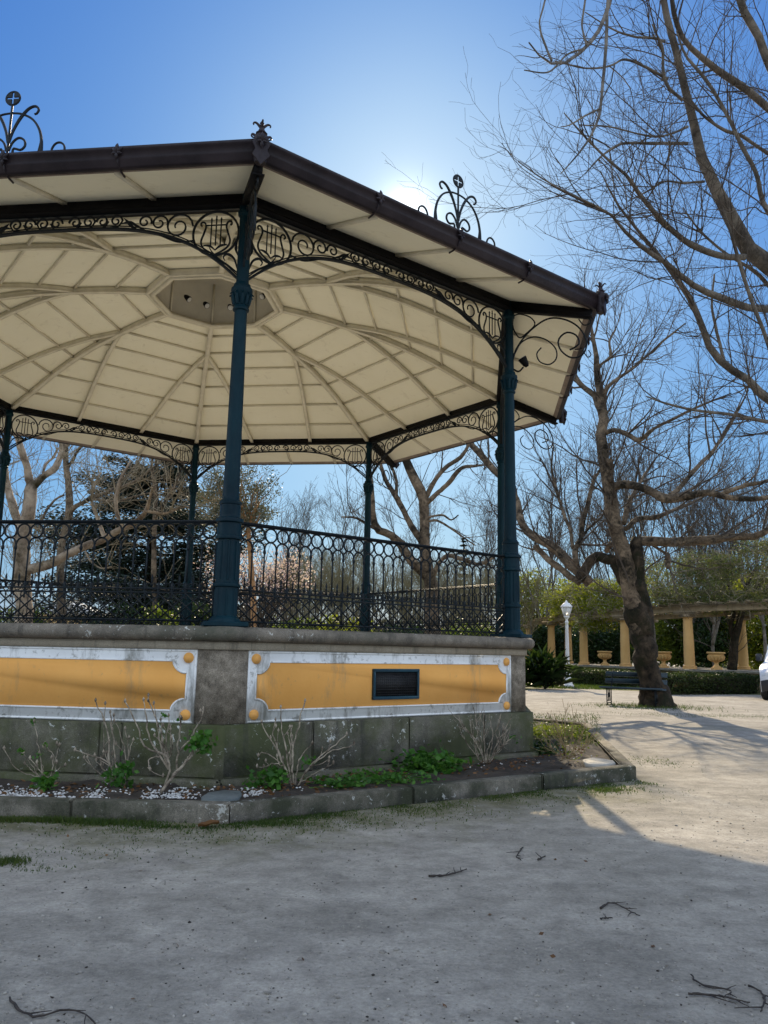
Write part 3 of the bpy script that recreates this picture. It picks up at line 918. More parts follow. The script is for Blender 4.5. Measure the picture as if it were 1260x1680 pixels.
# ribs
def strip(mb, pts, w, d):
    """bar of width w and depth d hung under a path"""
    pts = np.asarray(pts, float)
    T = nrm(np.gradient(pts, axis=0)); S = nrm(np.cross(T, V3(0, 0, 1))); Nn = np.cross(S, T)
    r = np.stack([pts - S * w / 2, pts + S * w / 2, pts + S * w / 2 - Nn * d, pts - S * w / 2 - Nn * d], 1)
    n = len(pts); k = (np.arange(n - 1) * 4)[:, None]; j = np.arange(4)[None]; j2 = (j + 1) % 4
    mb.add(r.reshape(-1, 3), [np.stack([k + j, k + j2, k + 4 + j2, k + 4 + j], -1).reshape(-1, 4), np.array([[3, 2, 1, 0]]), np.array([[(n - 1) * 4 + i for i in range(4)]])])
def rib_local():
    mb = MB(); r = np.linspace(1.03, 4.93, 26)
    strip(mb, np.stack([0 * r, -r, dz(r) - .004], -1), .055, .085)
    strip(mb, np.stack([0 * r, -r, dz(r) - .088], -1), .085, .014)
    return mb
r0 = rib_local().build('rib', M['rib'], ceil, rz=kang(0))
for k in range(1, 8): twin(r0, ceil, rz=kang(k))
A8 = PI / 8
def sector_z(x, y):                                   # dome height at a local point (inside one sector of half angle 22.5 about -Y)
    return dz(-y / AP)
def branch_rib(sgn):
    mb = MB()
    # from the node on the corner rib at r=2.15 to the third point of the beam; frame of the side's middle
    n0 = V3(-sgn * 2.15 * math.sin(A8), -2.15 * math.cos(A8), 0)
    e0 = V3(-sgn * LC / 6, -RC * AP + .05, 0)
    t = np.linspace(0, 1, 24)[:, None]
    p = n0 * (1 - t) + e0 * t
    p[:, 2] = [sector_z(a_, b_) for a_, b_ in p[:, :2]]
    p[:, 2] -= .004
    strip(mb, p, .045, .07)
    q = p.copy(); q[:, 2] -= .069
    strip(mb, q, .068, .012)
    return mb
for sgn in (1, -1):
    o0 = branch_rib(sgn).build('branch_rib', M['rib'], ceil, rz=mang(0))
    for k in range(1, 8): twin(o0, ceil, rz=mang(k))
for r in (1.55, 2.15, 2.72, 3.30, 3.88, 4.45):
    mb = MB()
    h = r * math.sin(A8) - .03
    strip(mb, [(-h, -r * AP, dz(r) - .003), (h, -r * AP, dz(r) - .003)], .032, .034)
    o0 = mb.build('purlin', M['rib'], ceil, rz=mang(0))
    for k in range(1, 8): twin(o0, ceil, rz=mang(k))
# soffit battens
for t in (-.5, 0, .5):
    mb = MB()
    xa, xb = t * LC / 2, t * LC / 2 * 1.06
    p = V3(xa, -5.03 * AP, 5.742); q = V3(xb, -6.04 * AP, 5.436)
    strip(mb, [p, q], .05, .03)
    o0 = mb.build('soffit_batten', M['rib'], soffit, rz=mang(0))
    for k in range(1, 8): twin(o0, soffit, rz=mang(k))
# hip beams under the soffit corners
mb = MB(); strip(mb, [(0, -RC - .04, 5.752), (0, -6.06, 5.440)], .075, .13); strip(mb, [(0, -RC - .05, 5.622), (0, -6.06, 5.310 + .02)], .11, .016)
o0 = mb.build('hip_beam', M['black'], ROOT, rz=kang(0))
for k in range(1, 8): twin(o0, ROOT, rz=kang(k))
# scroll brackets under the hips
mb = MB()
def br(pts, r, n=40):
    p = smooth_path([V3(0, -RC - .05 - u, 5.60 - .285 * u + z) for u, z in pts], n)
    mb.tube(p, r, 6)
br([(0, -.66), (.06, -.48), (.22, -.25), (.45, -.06), (.66, -.035), (.85, -.12), (.95, -.30), (.90, -.47), (.76, -.53), (.63, -.45), (.60, -.32), (.70, -.21), (.82, -.23), (.86, -.33), (.79, -.40), (.74, -.43)], .011, 60)
br([(.03, -.56), (.12, -.40), (.28, -.31), (.44, -.33), (.56, -.43), (.57, -.56), (.48, -.65), (.36, -.63), (.32, -.53), (.38, -.44)], .009)
br([(0, -.06), (.10, -.02), (.24, -.05), (.30, -.14), (.20, -.26), (.10, -.34), (.03, -.26), (0, -.16)], .009)
br([(.86, -.02), (.92, -.09), (1.0, -.06), (.99, .0), (.93, -.01)], .008, 16)
br([(.90, -.42), (.96, -.50), (1.0, -.46), (.97, -.41)], .007, 12)
o0 = mb.build('eave_bracket', M['iron'], ROOT, rz=kang(0), smooth=True)
for k in range(1, 8): twin(o0, ROOT, rz=kang(k))
# gutter
mb = MB()
mb.lathe([(6.055, 5.425), (6.115, 5.415), (6.125, 5.43), (6.15, 5.475), (6.158, 5.49), (6.158, 5.555), (6.175, 5.562), (6.178, 5.588), (6.15, 5.596), (6.06, 5.590), (6.055, 5.425)], 8, a0=PHI, caps=False)
gut = mb.build('gutter', M['gutter'], ROOT)
mb = MB()
mb.lathe([(5.985, 5.452), (6.05, 5.418), (6.052, 5.44), (5.99, 5.474)], 8, a0=PHI, caps=False)
mb.build('fascia_board', M['gutter_in'], gut)
# leaf bosses with straps along the gutter
mb = MB()
def fleur(mb, c, sc_, out):
    c = np.asarray(c, float); out = np.asarray(out, float); s_ = np.cross(out, V3(0, 0, 1))
    for da, ln, wd in ((0, .11, .024), (.7, .085, .02), (-.7, .085, .02), (1.7, .06, .018), (-1.7, .06, .018), (PI, .075, .02)):
        d = math.sin(da) * s_ + math.cos(da) * V3(0, 0, 1)
        p = np.array([c + out * .012, c + d * ln * .5 * sc_ + out * .030 * sc_, c + d * ln * sc_ + out * .02 * sc_])
        mb.tube(smooth_path(p, 6), np.array([.6, 1, 1.05, .9, .6, .15]) * wd * sc_, 6)
for t in (-.5, 0, .5):
    mb = MB()
    x = t * LC / 2 * 1.12
    y = -6.158 * AP
    fleur(mb, (x, y - .005, 5.52), .85, (0, -1, 0))
    mb.tube([(x, y + .0, 5.50), (x, y + .01, 5.44), (x, y + .09, 5.408), (x, y + .16, 5.405)], .010, 5)
    o0 = mb.build('gutter_boss', M['gutter'], gut, rz=mang(0), smooth=True)
    for k in range(1, 8): twin(o0, gut, rz=mang(k))
# corner finials
mb = MB()
rf = 6.165
mb.lathe([(.05, 5.36), (.058, 5.40), (.052, 5.50), (.062, 5.56), (.066, 5.60), (.048, 5.610), (.040, 5.626), (.052, 5.636), (.036, 5.649), (.026, 5.673), (.018, 5.696), (.026, 5.702), (.022, 5.712), (.012, 5.722), (.02, 5.735), (.001, 5.765)], 10, c=(0, -rf, 0))
for s in (-1, 1):
    for pts in ([(.01, 5.696), (.05, 5.732), (.075, 5.725), (.07, 5.709)], [(.04, 5.60), (.075, 5.620), (.085, 5.60), (.065, 5.585)]):
        mb.tube(smooth_path([V3(s * u, -rf, z) for u, z in pts], 10), np.linspace(.014, .006, 10), 6)
    for pts in ([(.01, 5.696), (.05, 5.732), (.07, 5.716)],):
        mb.tube(smooth_path([V3(0, -rf - s * u, z) for u, z in pts], 10), np.linspace(.012, .006, 10), 6)
mb.prism([(0, 5.32), (.075, 5.41), (.05, 5.46), (.08, 5.53), (0, 5.60), (-.08, 5.53), (-.05, 5.46), (-.075, 5.41)], .02, (0, -rf - .03, 0), (1, 0, 0), (0, 0, 1))
fleur(mb, (0, -rf - .055, 5.52), .8, (0, -1, 0))
o0 = mb.build('corner_finial', M['gutter'], gut, rz=kang(0), smooth=True, angle=40)
for k in range(1, 8): twin(o0, gut, rz=kang(k))
# crests in the middle of each side
mb = MB()
zc, yc = 5.595, -6.13 * AP
def cr(pts, r, n=30, both=True):
    for s in ((-1, 1) if both else (1,)):
        p = smooth_path([V3(s * u, yc, zc + z) for u, z in pts], n)
        mb.tube(p, r, 6)
cr([(0, 0), (0, .50)], .011, 4, False)
cr([(.325, -.01), (.318, .12), (.285, .24), (.21, .345), (.10, .405), (0, .42)], np.interp(np.linspace(0, 1, 30), [0, .3, 1], [.016, .013, .009]))
cr([(.295, -.01), (.312, .10), (.312, .15)], .010, 8)
cr([(.005, .12), (.035, .24), (.09, .36), (.16, .45), (.225, .475), (.262, .44), (.245, .40), (.225, .395)], np.interp(np.linspace(0, 1, 30), [0, .5, 1], [.011, .015, .010]))
cr([(.01, .04), (.04, .12), (.095, .165), (.15, .14), (.165, .085), (.13, .045), (.085, .055), (.055, .06), (.05, .02)], .011)
cr([(.43, -.01), (.425, .035), (.455, .085), (.50, .095), (.54, .06), (.548, -.01)], .010)
for q in range(4):                                    # pierced disc: four quarters round an open cross
    a0 = q * PI / 2
    g = .010
    t = np.linspace(math.asin(g / .064) , PI / 2 - math.asin(g / .064), 9)
    pts = [(g, g)] + [(.064 * math.cos(x), .064 * math.sin(x)) for x in t]
    pts = [(p[0] * math.cos(a0) - p[1] * math.sin(a0), p[0] * math.sin(a0) + p[1] * math.cos(a0) + zc + .57) for p in pts]
    mb.prism(pts, .014, (0, yc + .007, 0), (1, 0, 0), (0, 0, 1))
t = np.linspace(0, 2 * PI, 25)
mb.tube(np.stack([.066 * np.cos(t), 0 * t + yc, zc + .57 + .066 * np.sin(t)], -1), .010, 6, False)
o0 = mb.build('roof_crest', M['iron'], gut, rz=mang(0), smooth=True, angle=40)
for k in range(1, 8): twin(o0, gut, rz=mang(k))
# lantern over the dome
mb = MB()
mb.lathe([(1.02, 6.76), (1.00, 7.52), (.0001, 7.57)], 8, a0=PHI, caps=False)
lan = mb.build('lantern', M['drum'], ROOT)
mb = MB()
mb.lathe([(1.10, 6.845), (1.10, 6.745), (1.045, 6.745), (1.045, 6.80), (1.02, 6.80), (1.02, 6.735), (.955, 6.735), (.955, 6.79), (1.0, 6.79)], 8, a0=PHI, caps=False)
for k_ in range(8): mb.tube([oct_pt(kang(k_), .99, 6.78), oct_pt(kang(k_), .975, 7.54)], .018, 6)
mb.build('lantern_ring', M['rib'], lan)
mb = MB()
mb.lathe([(1.18, 7.2), (1.18, 7.66), (1.3, 7.68), (.05, 7.95)], 8, a0=PHI, caps=False)
mb.build('lantern_roof', M['roof'], roof)
# spotlights
def spot(c, d, parent, s=1.0, name='spotlight'):
    d = nrm(np.asarray(d, float)); c = np.asarray(c, float)
    mb = MB()
    p = np.array([c - d * .06, c - d * .03, c, c + d * .05, c + d * .07]) * 1.0
    pts = c + (p - c) * s
    mb.tubes(pts[None], np.array([[.02, .04, .045, .055, .055]]) * s, 10)
    o = mb.build(name, M['black'], parent, smooth=True, angle=40)
    g = MB(); g.tubes((c + d * np.array([[.0705], [.075]]) * s)[None], np.array([[.05, .045]]) * s, 10)
    g.build('lens', M['milk'], o)
    return o
for az_, z_ in ((kang(4) + .60, 7.08), (kang(4) + .17, 7.06), (kang(4) - .35, 7.06), (kang(4) - 1.35, 7.08)):
    rr = .80
    spot(oct_pt(az_, rr, z_), oct_pt(az_ + .5, -.5, -.45), lan, .95)
# flood lamp on an arm of the right hand column
cB = oct_pt(kang(1), RC, 0)
mb = MB()
arm = smooth_path([cB + V3(.05, 0, 4.84), cB + V3(.12, -.02, 4.80), cB + V3(.18, -.02, 4.86)], 10)
mb.tube(arm, .012, 6)
o = mb.build('lamp_arm', M['black'], ROOT)
spot(cB + V3(.20, -.02, 4.92), (-.4, -.1, .6), o, 1.0, 'flood_lamp')

# ------------------------------------------------------------------ flower bed round the plinth
K_A, K_B = V3(-1.086, 6.133, 0), V3(2.664, 8.625, 0)
kpts = [K_A, K_B]
for k in range(2, 8):
    kpts.append(V3(CX, CY, 0) + oct_pt(kang(k), 6.40, 0))
kpts[2] = V3(3.55, 14.0, 0)
dl = nrm(np.array(G(0, 1341) - K_A)); kpts[7] = K_A + dl * 4.75
kpts = np.array(kpts)
ctr = V3(CX, CY, 0)
def in_poly(p):
    q = kpts; s = True
    for i in range(8):
        a0, a1 = q[i], q[(i + 1) % 8]
        if (a1[0] - a0[0]) * (p[1] - a0[1]) - (a1[1] - a0[1]) * (p[0] - a0[0]) < 0: return False
    return True
kb = MB()
HK, TK = .135, .15
rk = np.random.default_rng(5)
for i in range(8):
    p, q = kpts[i], kpts[(i + 1) % 8]
    d = q - p; L = np.linalg.norm(d); d = d / L
    nrm_in = V3(-d[1], d[0], 0)
    if nrm_in @ (ctr - p) < 0: nrm_in = -nrm_in
    ang = math.atan2(d[1], d[0])
    n = 3 if i in (0,) else 4
    cuts = np.linspace(0, L, n + 1)
    cuts[1:-1] += rk.uniform(-.25, .25, n - 1)
    for j, (a0, a1) in enumerate(zip(cuts[:-1], cuts[1:])):
        e0 = .03 if j == 0 else .003
        a0_, a1_ = a0 + (.004 if j else .0), a1 - (.004 if j < n - 1 else .0)
        c = p + d * (a0_ + a1_) / 2 + nrm_in * (TK / 2 + rk.uniform(-.006, .006))
        hh = HK + rk.uniform(-.008, .008)
        kb.box((c[0], c[1], hh / 2 - .03), (a1_ - a0_, TK, hh + .06), ang + rk.uniform(-.004, .004), .012)
tag(kb.build('kerb', M['kerb']), kind='structure')
# soil
sb = MB()
inn = np.array([V3(CX, CY, 0) + oct_pt(kang(k), RD - .06, 0) for k in range(8)])
NS, NT = 40, 10
rows = []
for i in range(8):
    p, q, a0, a1 = kpts[i], kpts[(i + 1) % 8], inn[i], inn[(i + 1) % 8]
    cc = ctr
    for s in np.linspace(0, 1, NS, endpoint=False):
        o_ = p * (1 - s) + q * s; n_ = a0 * (1 - s) + a1 * s
        o_ = o_ + nrm(cc - o_) * .06
        rows.append([n_ * (1 - t) + o_ * t for t in np.linspace(0, 1, NT)])
rows = np.array(rows)
nR = len(rows)
zz = rng.normal(0, .012, (nR, NT)) + .10 + .03 * np.sin(np.arange(nR) * .37)[:, None] * np.linspace(.5, 1, NT)[None] * .5
zz[:, -1] = .07; zz[:, -2] = np.minimum(zz[:, -2], .10); zz[:, 0] = .12
rows[:, :, 2] = zz
i = np.arange(nR)[:, None] * NT + np.arange(NT - 1)[None]
i2 = ((np.arange(nR) + 1) % nR)[:, None] * NT + np.arange(NT - 1)[None]
sb.add(rows.reshape(-1, 3), np.stack([i, i + 1, i2 + 1, i2], -1).reshape(-1, 4))
tag(sb.build('flower_bed', M['soil'], smooth=True), kind='structure')

def bed_pt(px, py, z=.11): return G(px, py, z)

def blobs(mb, C, r, jit=.35, rr=None):
    """small irregular pebbles (octahedra, jittered)"""
    rr = rr or rng
    n = len(C)
    base = np.array([(1, 0, 0), (0, 1, 0), (-1, 0, 0), (0, -1, 0), (0, 0, .7), (0, 0, -.7), (.7, .7, .3), (-.7, .7, .2), (-.7, -.7, .3), (.7, -.7, .2)])
    v = base[None] * (1 + rr.normal(0, jit * .5, (n, 10, 1))) * np.asarray(r).reshape(-1, 1, 1)
    a = rr.uniform(0, 2 * PI, n)
    ca, sa = np.cos(a)[:, None], np.sin(a)[:, None]
    v = np.stack([ca * v[..., 0] - sa * v[..., 1], sa * v[..., 0] + ca * v[..., 1], v[..., 2]], -1) + C[:, None, :]
    f = np.array([(0, 6, 4), (6, 1, 4), (1, 7, 4), (7, 2, 4), (2, 8, 4), (8, 3, 4), (3, 9, 4), (9, 0, 4), (6, 0, 5), (1, 6, 5), (7, 1, 5), (2, 7, 5), (8, 2, 5), (3, 8, 5), (9, 3, 5), (0, 9, 5)])
    mb.add(v.reshape(-1, 3), (f[None] + (np.arange(n) * 10)[:, None, None]).reshape(-1, 3))

pb = MB()
C = []
for _ in range(2000):
    px = rng.uniform(-60, 430) if rng.uniform() < .93 else rng.uniform(430, 980)
    base_y = 1312 if px < 380 else 1312 - (px - 380) * .115
    py = base_y - abs(rng.normal(0, 8)) - 2
    if math.sin(px * .05) + math.sin(px * .13 + 1) + rng.normal(0, 1.0) < -.3: continue
    if 330 < px < 400 and py < 1316 and py > 1298: continue
    C.append(bed_pt(px, py, .105 + rng.uniform(0, .012)))
pb_C = np.array(C)
blobs(pb, pb_C, rng.uniform(.004, .013, len(C)))
tag(pb.build('gravel', M['pebble'], smooth=False), 'loose white pebbles scattered over the dark bed soil', 'gravel', kind='stuff')

def slab(name, pxs, z, th, mat, label):
    mb = MB()
    p = np.array([G(x, y, z) for x, y in pxs])
    n = len(p)
    lo = p.copy(); lo[:, 2] -= th
    c = p.mean(0); up = p + (c - p) * .05; up[:, 2] += .006
    i = np.arange(n); i2 = (i + 1) % n
    mb.add(np.vstack([lo, p, up]), [np.stack([i, i2, i2 + n, i + n], -1), np.stack([i + n, i2 + n, i2 + 2 * n, i + 2 * n], -1), (i + 2 * n)[None], i[::-1][None]])
    return tag(mb.build(name, mat), label, 'stone slab')
slab('stone_slab', [(330, 1308), (341, 1301), (368, 1297), (394, 1298), (397, 1302), (390, 1310), (362, 1314), (335, 1313)], .13, .05, M['slab_dark'], 'dark rounded slate slab lying in the bed by the kerb corner')
slab('stone_slab', [(955, 1247), (972, 1243), (1006, 1248), (1010, 1252), (985, 1255), (960, 1253)], .135, .05, M['slab_pale'], 'pale flat sunlit slab lying in the right corner of the bed')

# ------------------------------------------------------------------ plants and trees: growth
def frames_perp(T, r):
    v = r.normal(size=T.shape)
    v = v - (v * T).sum(-1, keepdims=True) * T
    return nrm(v)

def grow(r, P, R, dens, t0, t1, ang, angj, length, lenj, K, rf, rmax, rtip, up=0.0, wander=.15, upbias=0.0, short=.4, nmin=0):
    """one more order of branches on the tubes P (M,K,3) / R (M,K); returns their tubes"""
    Mn, Kp, _ = P.shape
    ln = np.linalg.norm(np.diff(P, axis=1), axis=-1).sum(1)
    cnt = np.maximum(nmin, r.poisson(ln * dens))
    idx = np.repeat(np.arange(Mn), cnt)
    n = len(idx)
    if n == 0: return np.zeros((0, K, 3)), np.zeros((0, K))
    t = r.uniform(t0, t1, n)
    fk = t * (Kp - 1.001); k0 = fk.astype(int); u = (fk - k0)[:, None]
    p = P[idx, k0] * (1 - u) + P[idx, k0 + 1] * u
    T = nrm(P[idx, k0 + 1] - P[idx, k0])
    rad = R[idx, k0] * (1 - u[:, 0]) + R[idx, k0 + 1] * u[:, 0]
    S = frames_perp(T, r)
    S = nrm(S + np.array([0, 0, upbias]))
    a = np.clip(r.normal(ang, angj, n), .1, 2.2)[:, None]
    d = nrm(np.cos(a) * T + np.sin(a) * S)
    L = length * r.uniform(1 - lenj, 1 + lenj, n) * (1 - short * t)
    out = np.zeros((n, K, 3)); out[:, 0] = p
    for k in range(1, K):
        d = nrm(d + np.array([0, 0, up / (K - 1)]) + r.normal(0, wander, (n, 3)))
        out[:, k] = out[:, k - 1] + d * (L / (K - 1))[:, None]
    r0 = np.minimum(rad * rf, rmax)
    prof = np.linspace(1, 0, K)[None]
    Rr = rtip + (r0[:, None] - rtip) * prof
    Rr = np.maximum(Rr, rtip * .8)
    return out, Rr

KL = 26
def limb(pts, Y0, Y1, w, wob=0.0, r=None, ym=None):
    """main limb traced at its own distance: pts photo directions, Y0..Y1 distance, w thickness in photo px"""
    n = len(pts)
    ts = np.linspace(0, 1, n)
    Ys = Y0 + (Y1 - Y0) * ts + (ym or 0) * np.sin(ts * PI)
    P = np.array([np.append(W(x, y, Yk), 0) for (x, y), Yk in zip(pts, Ys)])
    w = np.interp(ts, np.linspace(0, 1, len(w)), w) if hasattr(w, '__len__') else np.full(n, w)
    P[:, 3] = w / 2 * Ys / F_PX
    sp = smooth_path(P, KL)
    r = r or rng
    q = sp[:, :3].copy()
    jit = r.normal(0, 1, (KL, 3)); jit = (jit + np.roll(jit, 1, 0) + np.roll(jit, -1, 0)) / 3
    jit[0] = jit[-1] = 0
    q += jit * sp[:, 3:4] * (.22 + wob)
    rn_ = r.normal(0, .06, KL); rn_ = (rn_ + np.roll(rn_, 1) + np.roll(rn_, -1)) / 2
    rad = sp[:, 3] * (1 + np.clip(rn_, -.1, .1))
    return q, np.maximum(rad, .004)

def bundle(l):
    return np.array([x[0] for x in l]), np.array([x[1] for x in l])

# ------------------------------------------------------------------ bed shrubs
def leaves(mb, C, size, r, flat=0.3, aspect=1.8, nrm_dir=None):
    """leaf blades: folded diamond of two triangles pairs at each centre"""
    n = len(C)
    size = np.broadcast_to(np.asarray(size, float), (n,)) * r.uniform(.6, 1.3, n)
    d = nrm(r.normal(size=(n, 3)) * np.array([1, 1, 1 - flat]))
    nn = r.normal(size=(n, 3)); nn[:, 2] += flat * 2
    if nrm_dir is not None: nn = nn + nrm_dir * 1.2
    s = nrm(np.cross(d, nn)); nn = np.cross(s, d)
    h = size[:, None] * .5; w = h / aspect
    a = C - d * h; c = C + d * h; m_ = C - nn * h * .25
    b1 = m_ + s * w + nn * h * .2; b2 = m_ - s * w + nn * h * .2
    v = np.stack([a, b1, c, b2], 1).reshape(-1, 3)
    i = (np.arange(n) * 4)[:, None]
    mb.add(v, (i + np.array([[0, 1, 2, 3]])))

def shrub(name, label, base_px, z, stems, group, leafspots=(), mat='stem', lmat='leaf_fresh', rad=.009, seed=1, fine=0, fine_len=.2, buds=True):
    r = np.random.default_rng(seed)
    base = G(base_px[0], base_px[1], z)
    root = empty(name, tuple(base))
    tag(root, label, 'shrub', group)
    P, R = [], []
    for st in stems:
        w = st[2] if len(st) > 2 else rad
        s0 = W(*st[0][0], base[1] + r.uniform(-.05, .05)) if st[1] is None else None
        Y0 = base[1]; Y1 = base[1] + (st[1] if st[1] is not None else 0)
        pts = st[0]
        q = np.array([W(x, y, Y0 + (Y1 - Y0) * k / (len(pts) - 1)) for k, (x, y) in enumerate(pts)])
        q = smooth_path(q, 14)
        j = r.normal(0, .004, q.shape); j[0] = 0
        P.append(q + j); R.append(np.linspace(w, w * .5, 14) * .82 * (1 + r.normal(0, .14, 14)))
    for _ in range(5 if buds else 9):                # thinner shoots among the drawn stems
        k_ = r.integers(0, len(P)); q0 = P[k_][int(r.integers(0, 5))]
        e_ = P[k_][-1] * r.uniform(.45, .95) + q0 * 0; e_ = q0 + (P[k_][-1] - q0) * r.uniform(.4, .9) + r.normal(0, .09, 3) * [1, 1, .5]
        q = smooth_path(np.array([q0, q0 * .6 + e_ * .4 + r.normal(0, .03, 3), e_]), 14)
        P.append(q + r.normal(0, .003, q.shape) * (np.arange(14) > 0)[:, None]); R.append(np.linspace(rad * .5, rad * .25, 14))
    P, R = np.array(P), np.array(R)
    mb = MB(); mb.tubes(P, R, 7)
    P2, R2 = grow(r, P, R, 3.0 if fine == 0 else fine, .3, .95, .7, .25, fine_len, .5, 6, .7, rad * .6, .0022, .5, .1, .4)
    if len(P2): mb.tubes(P2, R2, 5)
    if buds:
        tips = np.vstack([P[:, -1], P2[:, -1]]) if len(P2) else P[:, -1]
        for t_ in tips: mb.lathe([(.003, -.012), (.009, .0), (.011, .008), (.005, .018), (.001, .026)], 6, c=tuple(t_))
    mb.build('stem', M[mat], root, smooth=True, off=base)
    if leafspots:
        for (px, py, n, sp, sz) in leafspots:
            lb_ = MB()
            c = W(px, py, base[1] - .03)
            C = c + r.normal(0, 1, (n, 3)) * np.array([sp, sp, sp * .8])
            C[:, 2] = np.maximum(C[:, 2], .10)
            leaves(lb_, C, sz, r, .25, 1.5)
            lb_.build('foliage', M[lmat], root, off=base)
    return root
GS = 'pruned shrubs in the bed along the plinth'
shrub('bare_shrub', 'thin dark shrub with green basal leaves at the left end of the bed', (72, 1293), .12,
      [([(72, 1293), (66, 1240), (56, 1185)], -.05, .006), ([(72, 1293), (58, 1265), (38, 1235)], .05, .005), ([(76, 1293), (70, 1260), (64, 1236)], .0, .006), ([(78, 1293), (88, 1245), (75, 1222)], .05, .005), ([(84, 1290), (90, 1265), (94, 1250)], .05, .005)],
      GS, [(74, 1285, 90, .045, .06), (54, 1184, 12, .016, .035), (36, 1232, 12, .016, .035), (64, 1236, 14, .02, .035), (76, 1222, 8, .016, .03)], seed=2, fine=1.5, fine_len=.08)
shrub('bare_shrub', 'leafless pruned shrub with a dark forked stem before the ochre panel', (200, 1290), .12,
      [([(200, 1290), (180, 1255), (178, 1215), (172, 1185), (158, 1150)], -.08, .011), ([(200, 1290), (190, 1250), (184, 1200), (182, 1170)], .0, .009), ([(195, 1285), (175, 1250), (150, 1240), (123, 1230)], -.12, .008), ([(204, 1290), (206, 1240), (196, 1200), (186, 1175)], .1, .007), ([(205, 1288), (212, 1235), (218, 1215)], .1, .006), ([(190, 1285), (170, 1262), (165, 1245), (175, 1235)], .05, .008)],
      GS, [(195, 1276, 110, .06, .06), (208, 1258, 40, .035, .045)], seed=3, fine=3, fine_len=.14)
shrub('bare_shrub', 'large pale branching shrub with a slanting trunk and one green shoot', (264, 1300), .12,
      [([(264, 1300), (282, 1275), (300, 1255), (316, 1238)], 0, .02), ([(270, 1290), (278, 1262), (272, 1240), (250, 1232), (232, 1215), (222, 1180), (205, 1152)], -.15, .011), ([(275, 1260), (258, 1235), (246, 1215), (240, 1180), (236, 1148)], .0, .010), ([(276, 1262), (268, 1225), (262, 1195), (243, 1148)], .12, .010), ([(278, 1255), (272, 1215), (277, 1185), (277, 1174)], .05, .008), ([(290, 1262), (292, 1225), (296, 1195), (298, 1180)], -.05, .010), ([(296, 1232), (312, 1212), (326, 1185), (335, 1165)], .08, .011), ([(300, 1255), (310, 1240), (322, 1222)], .0, .009), ([(264, 1240), (246, 1244), (243, 1258), (246, 1263)], -.1, .007)],
      GS, [(330, 1216, 130, .05, .055), (295, 1182, 8, .015, .03), (268, 1174, 8, .012, .03)], seed=4, rad=.010, fine=1.6, fine_len=.14)
shrub('bare_shrub', 'leafless shrub of crooked pale stems spreading right below the vent panel', (478, 1290), .12,
      [([(478, 1290), (466, 1255), (452, 1225), (436, 1200), (430, 1185)], -.1, .010), ([(466, 1258), (446, 1240), (430, 1235), (424, 1240)], -.1, .007), ([(478, 1285), (470, 1235), (462, 1195), (462, 1160)], .05, .010), ([(482, 1285), (480, 1235), (490, 1190), (500, 1150)], .0, .011), ([(484, 1288), (492, 1245), (512, 1220)], .1, .009), ([(488, 1290), (505, 1262), (540, 1235), (582, 1221)], -.1, .009), ([(492, 1280), (515, 1250), (545, 1225), (570, 1204)], .12, .008), ([(476, 1285), (456, 1230), (448, 1205), (452, 1180)], .05, .009)],
      GS, [(447, 1276, 130, .06, .065), (420, 1285, 50, .05, .05), (506, 1250, 20, .03, .05)], seed=5, rad=.009, fine=2.4, fine_len=.14)
shrub('bare_shrub', 'dense fan of thin bare stems at the right end of the shaded plinth', (795, 1252), .12,
      [([(795, 1252), (780, 1215), (760, 1190), (735, 1164)], -.1, .007), ([(795, 1252), (785, 1210), (778, 1160)], .05, .008), ([(797, 1252), (793, 1200), (795, 1165)], .0, .008), ([(800, 1252), (808, 1210), (802, 1172)], .1, .008), ([(802, 1252), (818, 1215), (838, 1178)], .05, .008), ([(803, 1252), (825, 1222), (846, 1208)], -.1, .007), ([(790, 1250), (768, 1222), (754, 1200)], .1, .007), ([(798, 1252), (802, 1225), (818, 1190), (822, 1170)], -.05, .007), ([(792, 1252), (782, 1232), (770, 1180)], .1, .006), ([(799, 1252), (812, 1235), (832, 1196)], .15, .007)],
      GS, [(846, 1212, 14, .03, .05)], seed=6, rad=.009, fine=7, fine_len=.18, buds=False)
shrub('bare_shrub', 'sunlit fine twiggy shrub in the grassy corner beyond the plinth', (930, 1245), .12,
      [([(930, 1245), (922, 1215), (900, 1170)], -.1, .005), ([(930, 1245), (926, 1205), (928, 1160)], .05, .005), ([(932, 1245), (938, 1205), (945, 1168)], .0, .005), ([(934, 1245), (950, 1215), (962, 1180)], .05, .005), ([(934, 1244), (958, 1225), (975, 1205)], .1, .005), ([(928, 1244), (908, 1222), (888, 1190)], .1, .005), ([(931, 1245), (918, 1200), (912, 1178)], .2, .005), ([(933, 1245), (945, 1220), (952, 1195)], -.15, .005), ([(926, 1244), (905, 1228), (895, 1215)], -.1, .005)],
      GS, [(930, 1222, 90, .16, .03)], mat='stem_y', lmat='leaf_lime', seed=7, rad=.0075, fine=22, fine_len=.22, buds=False)

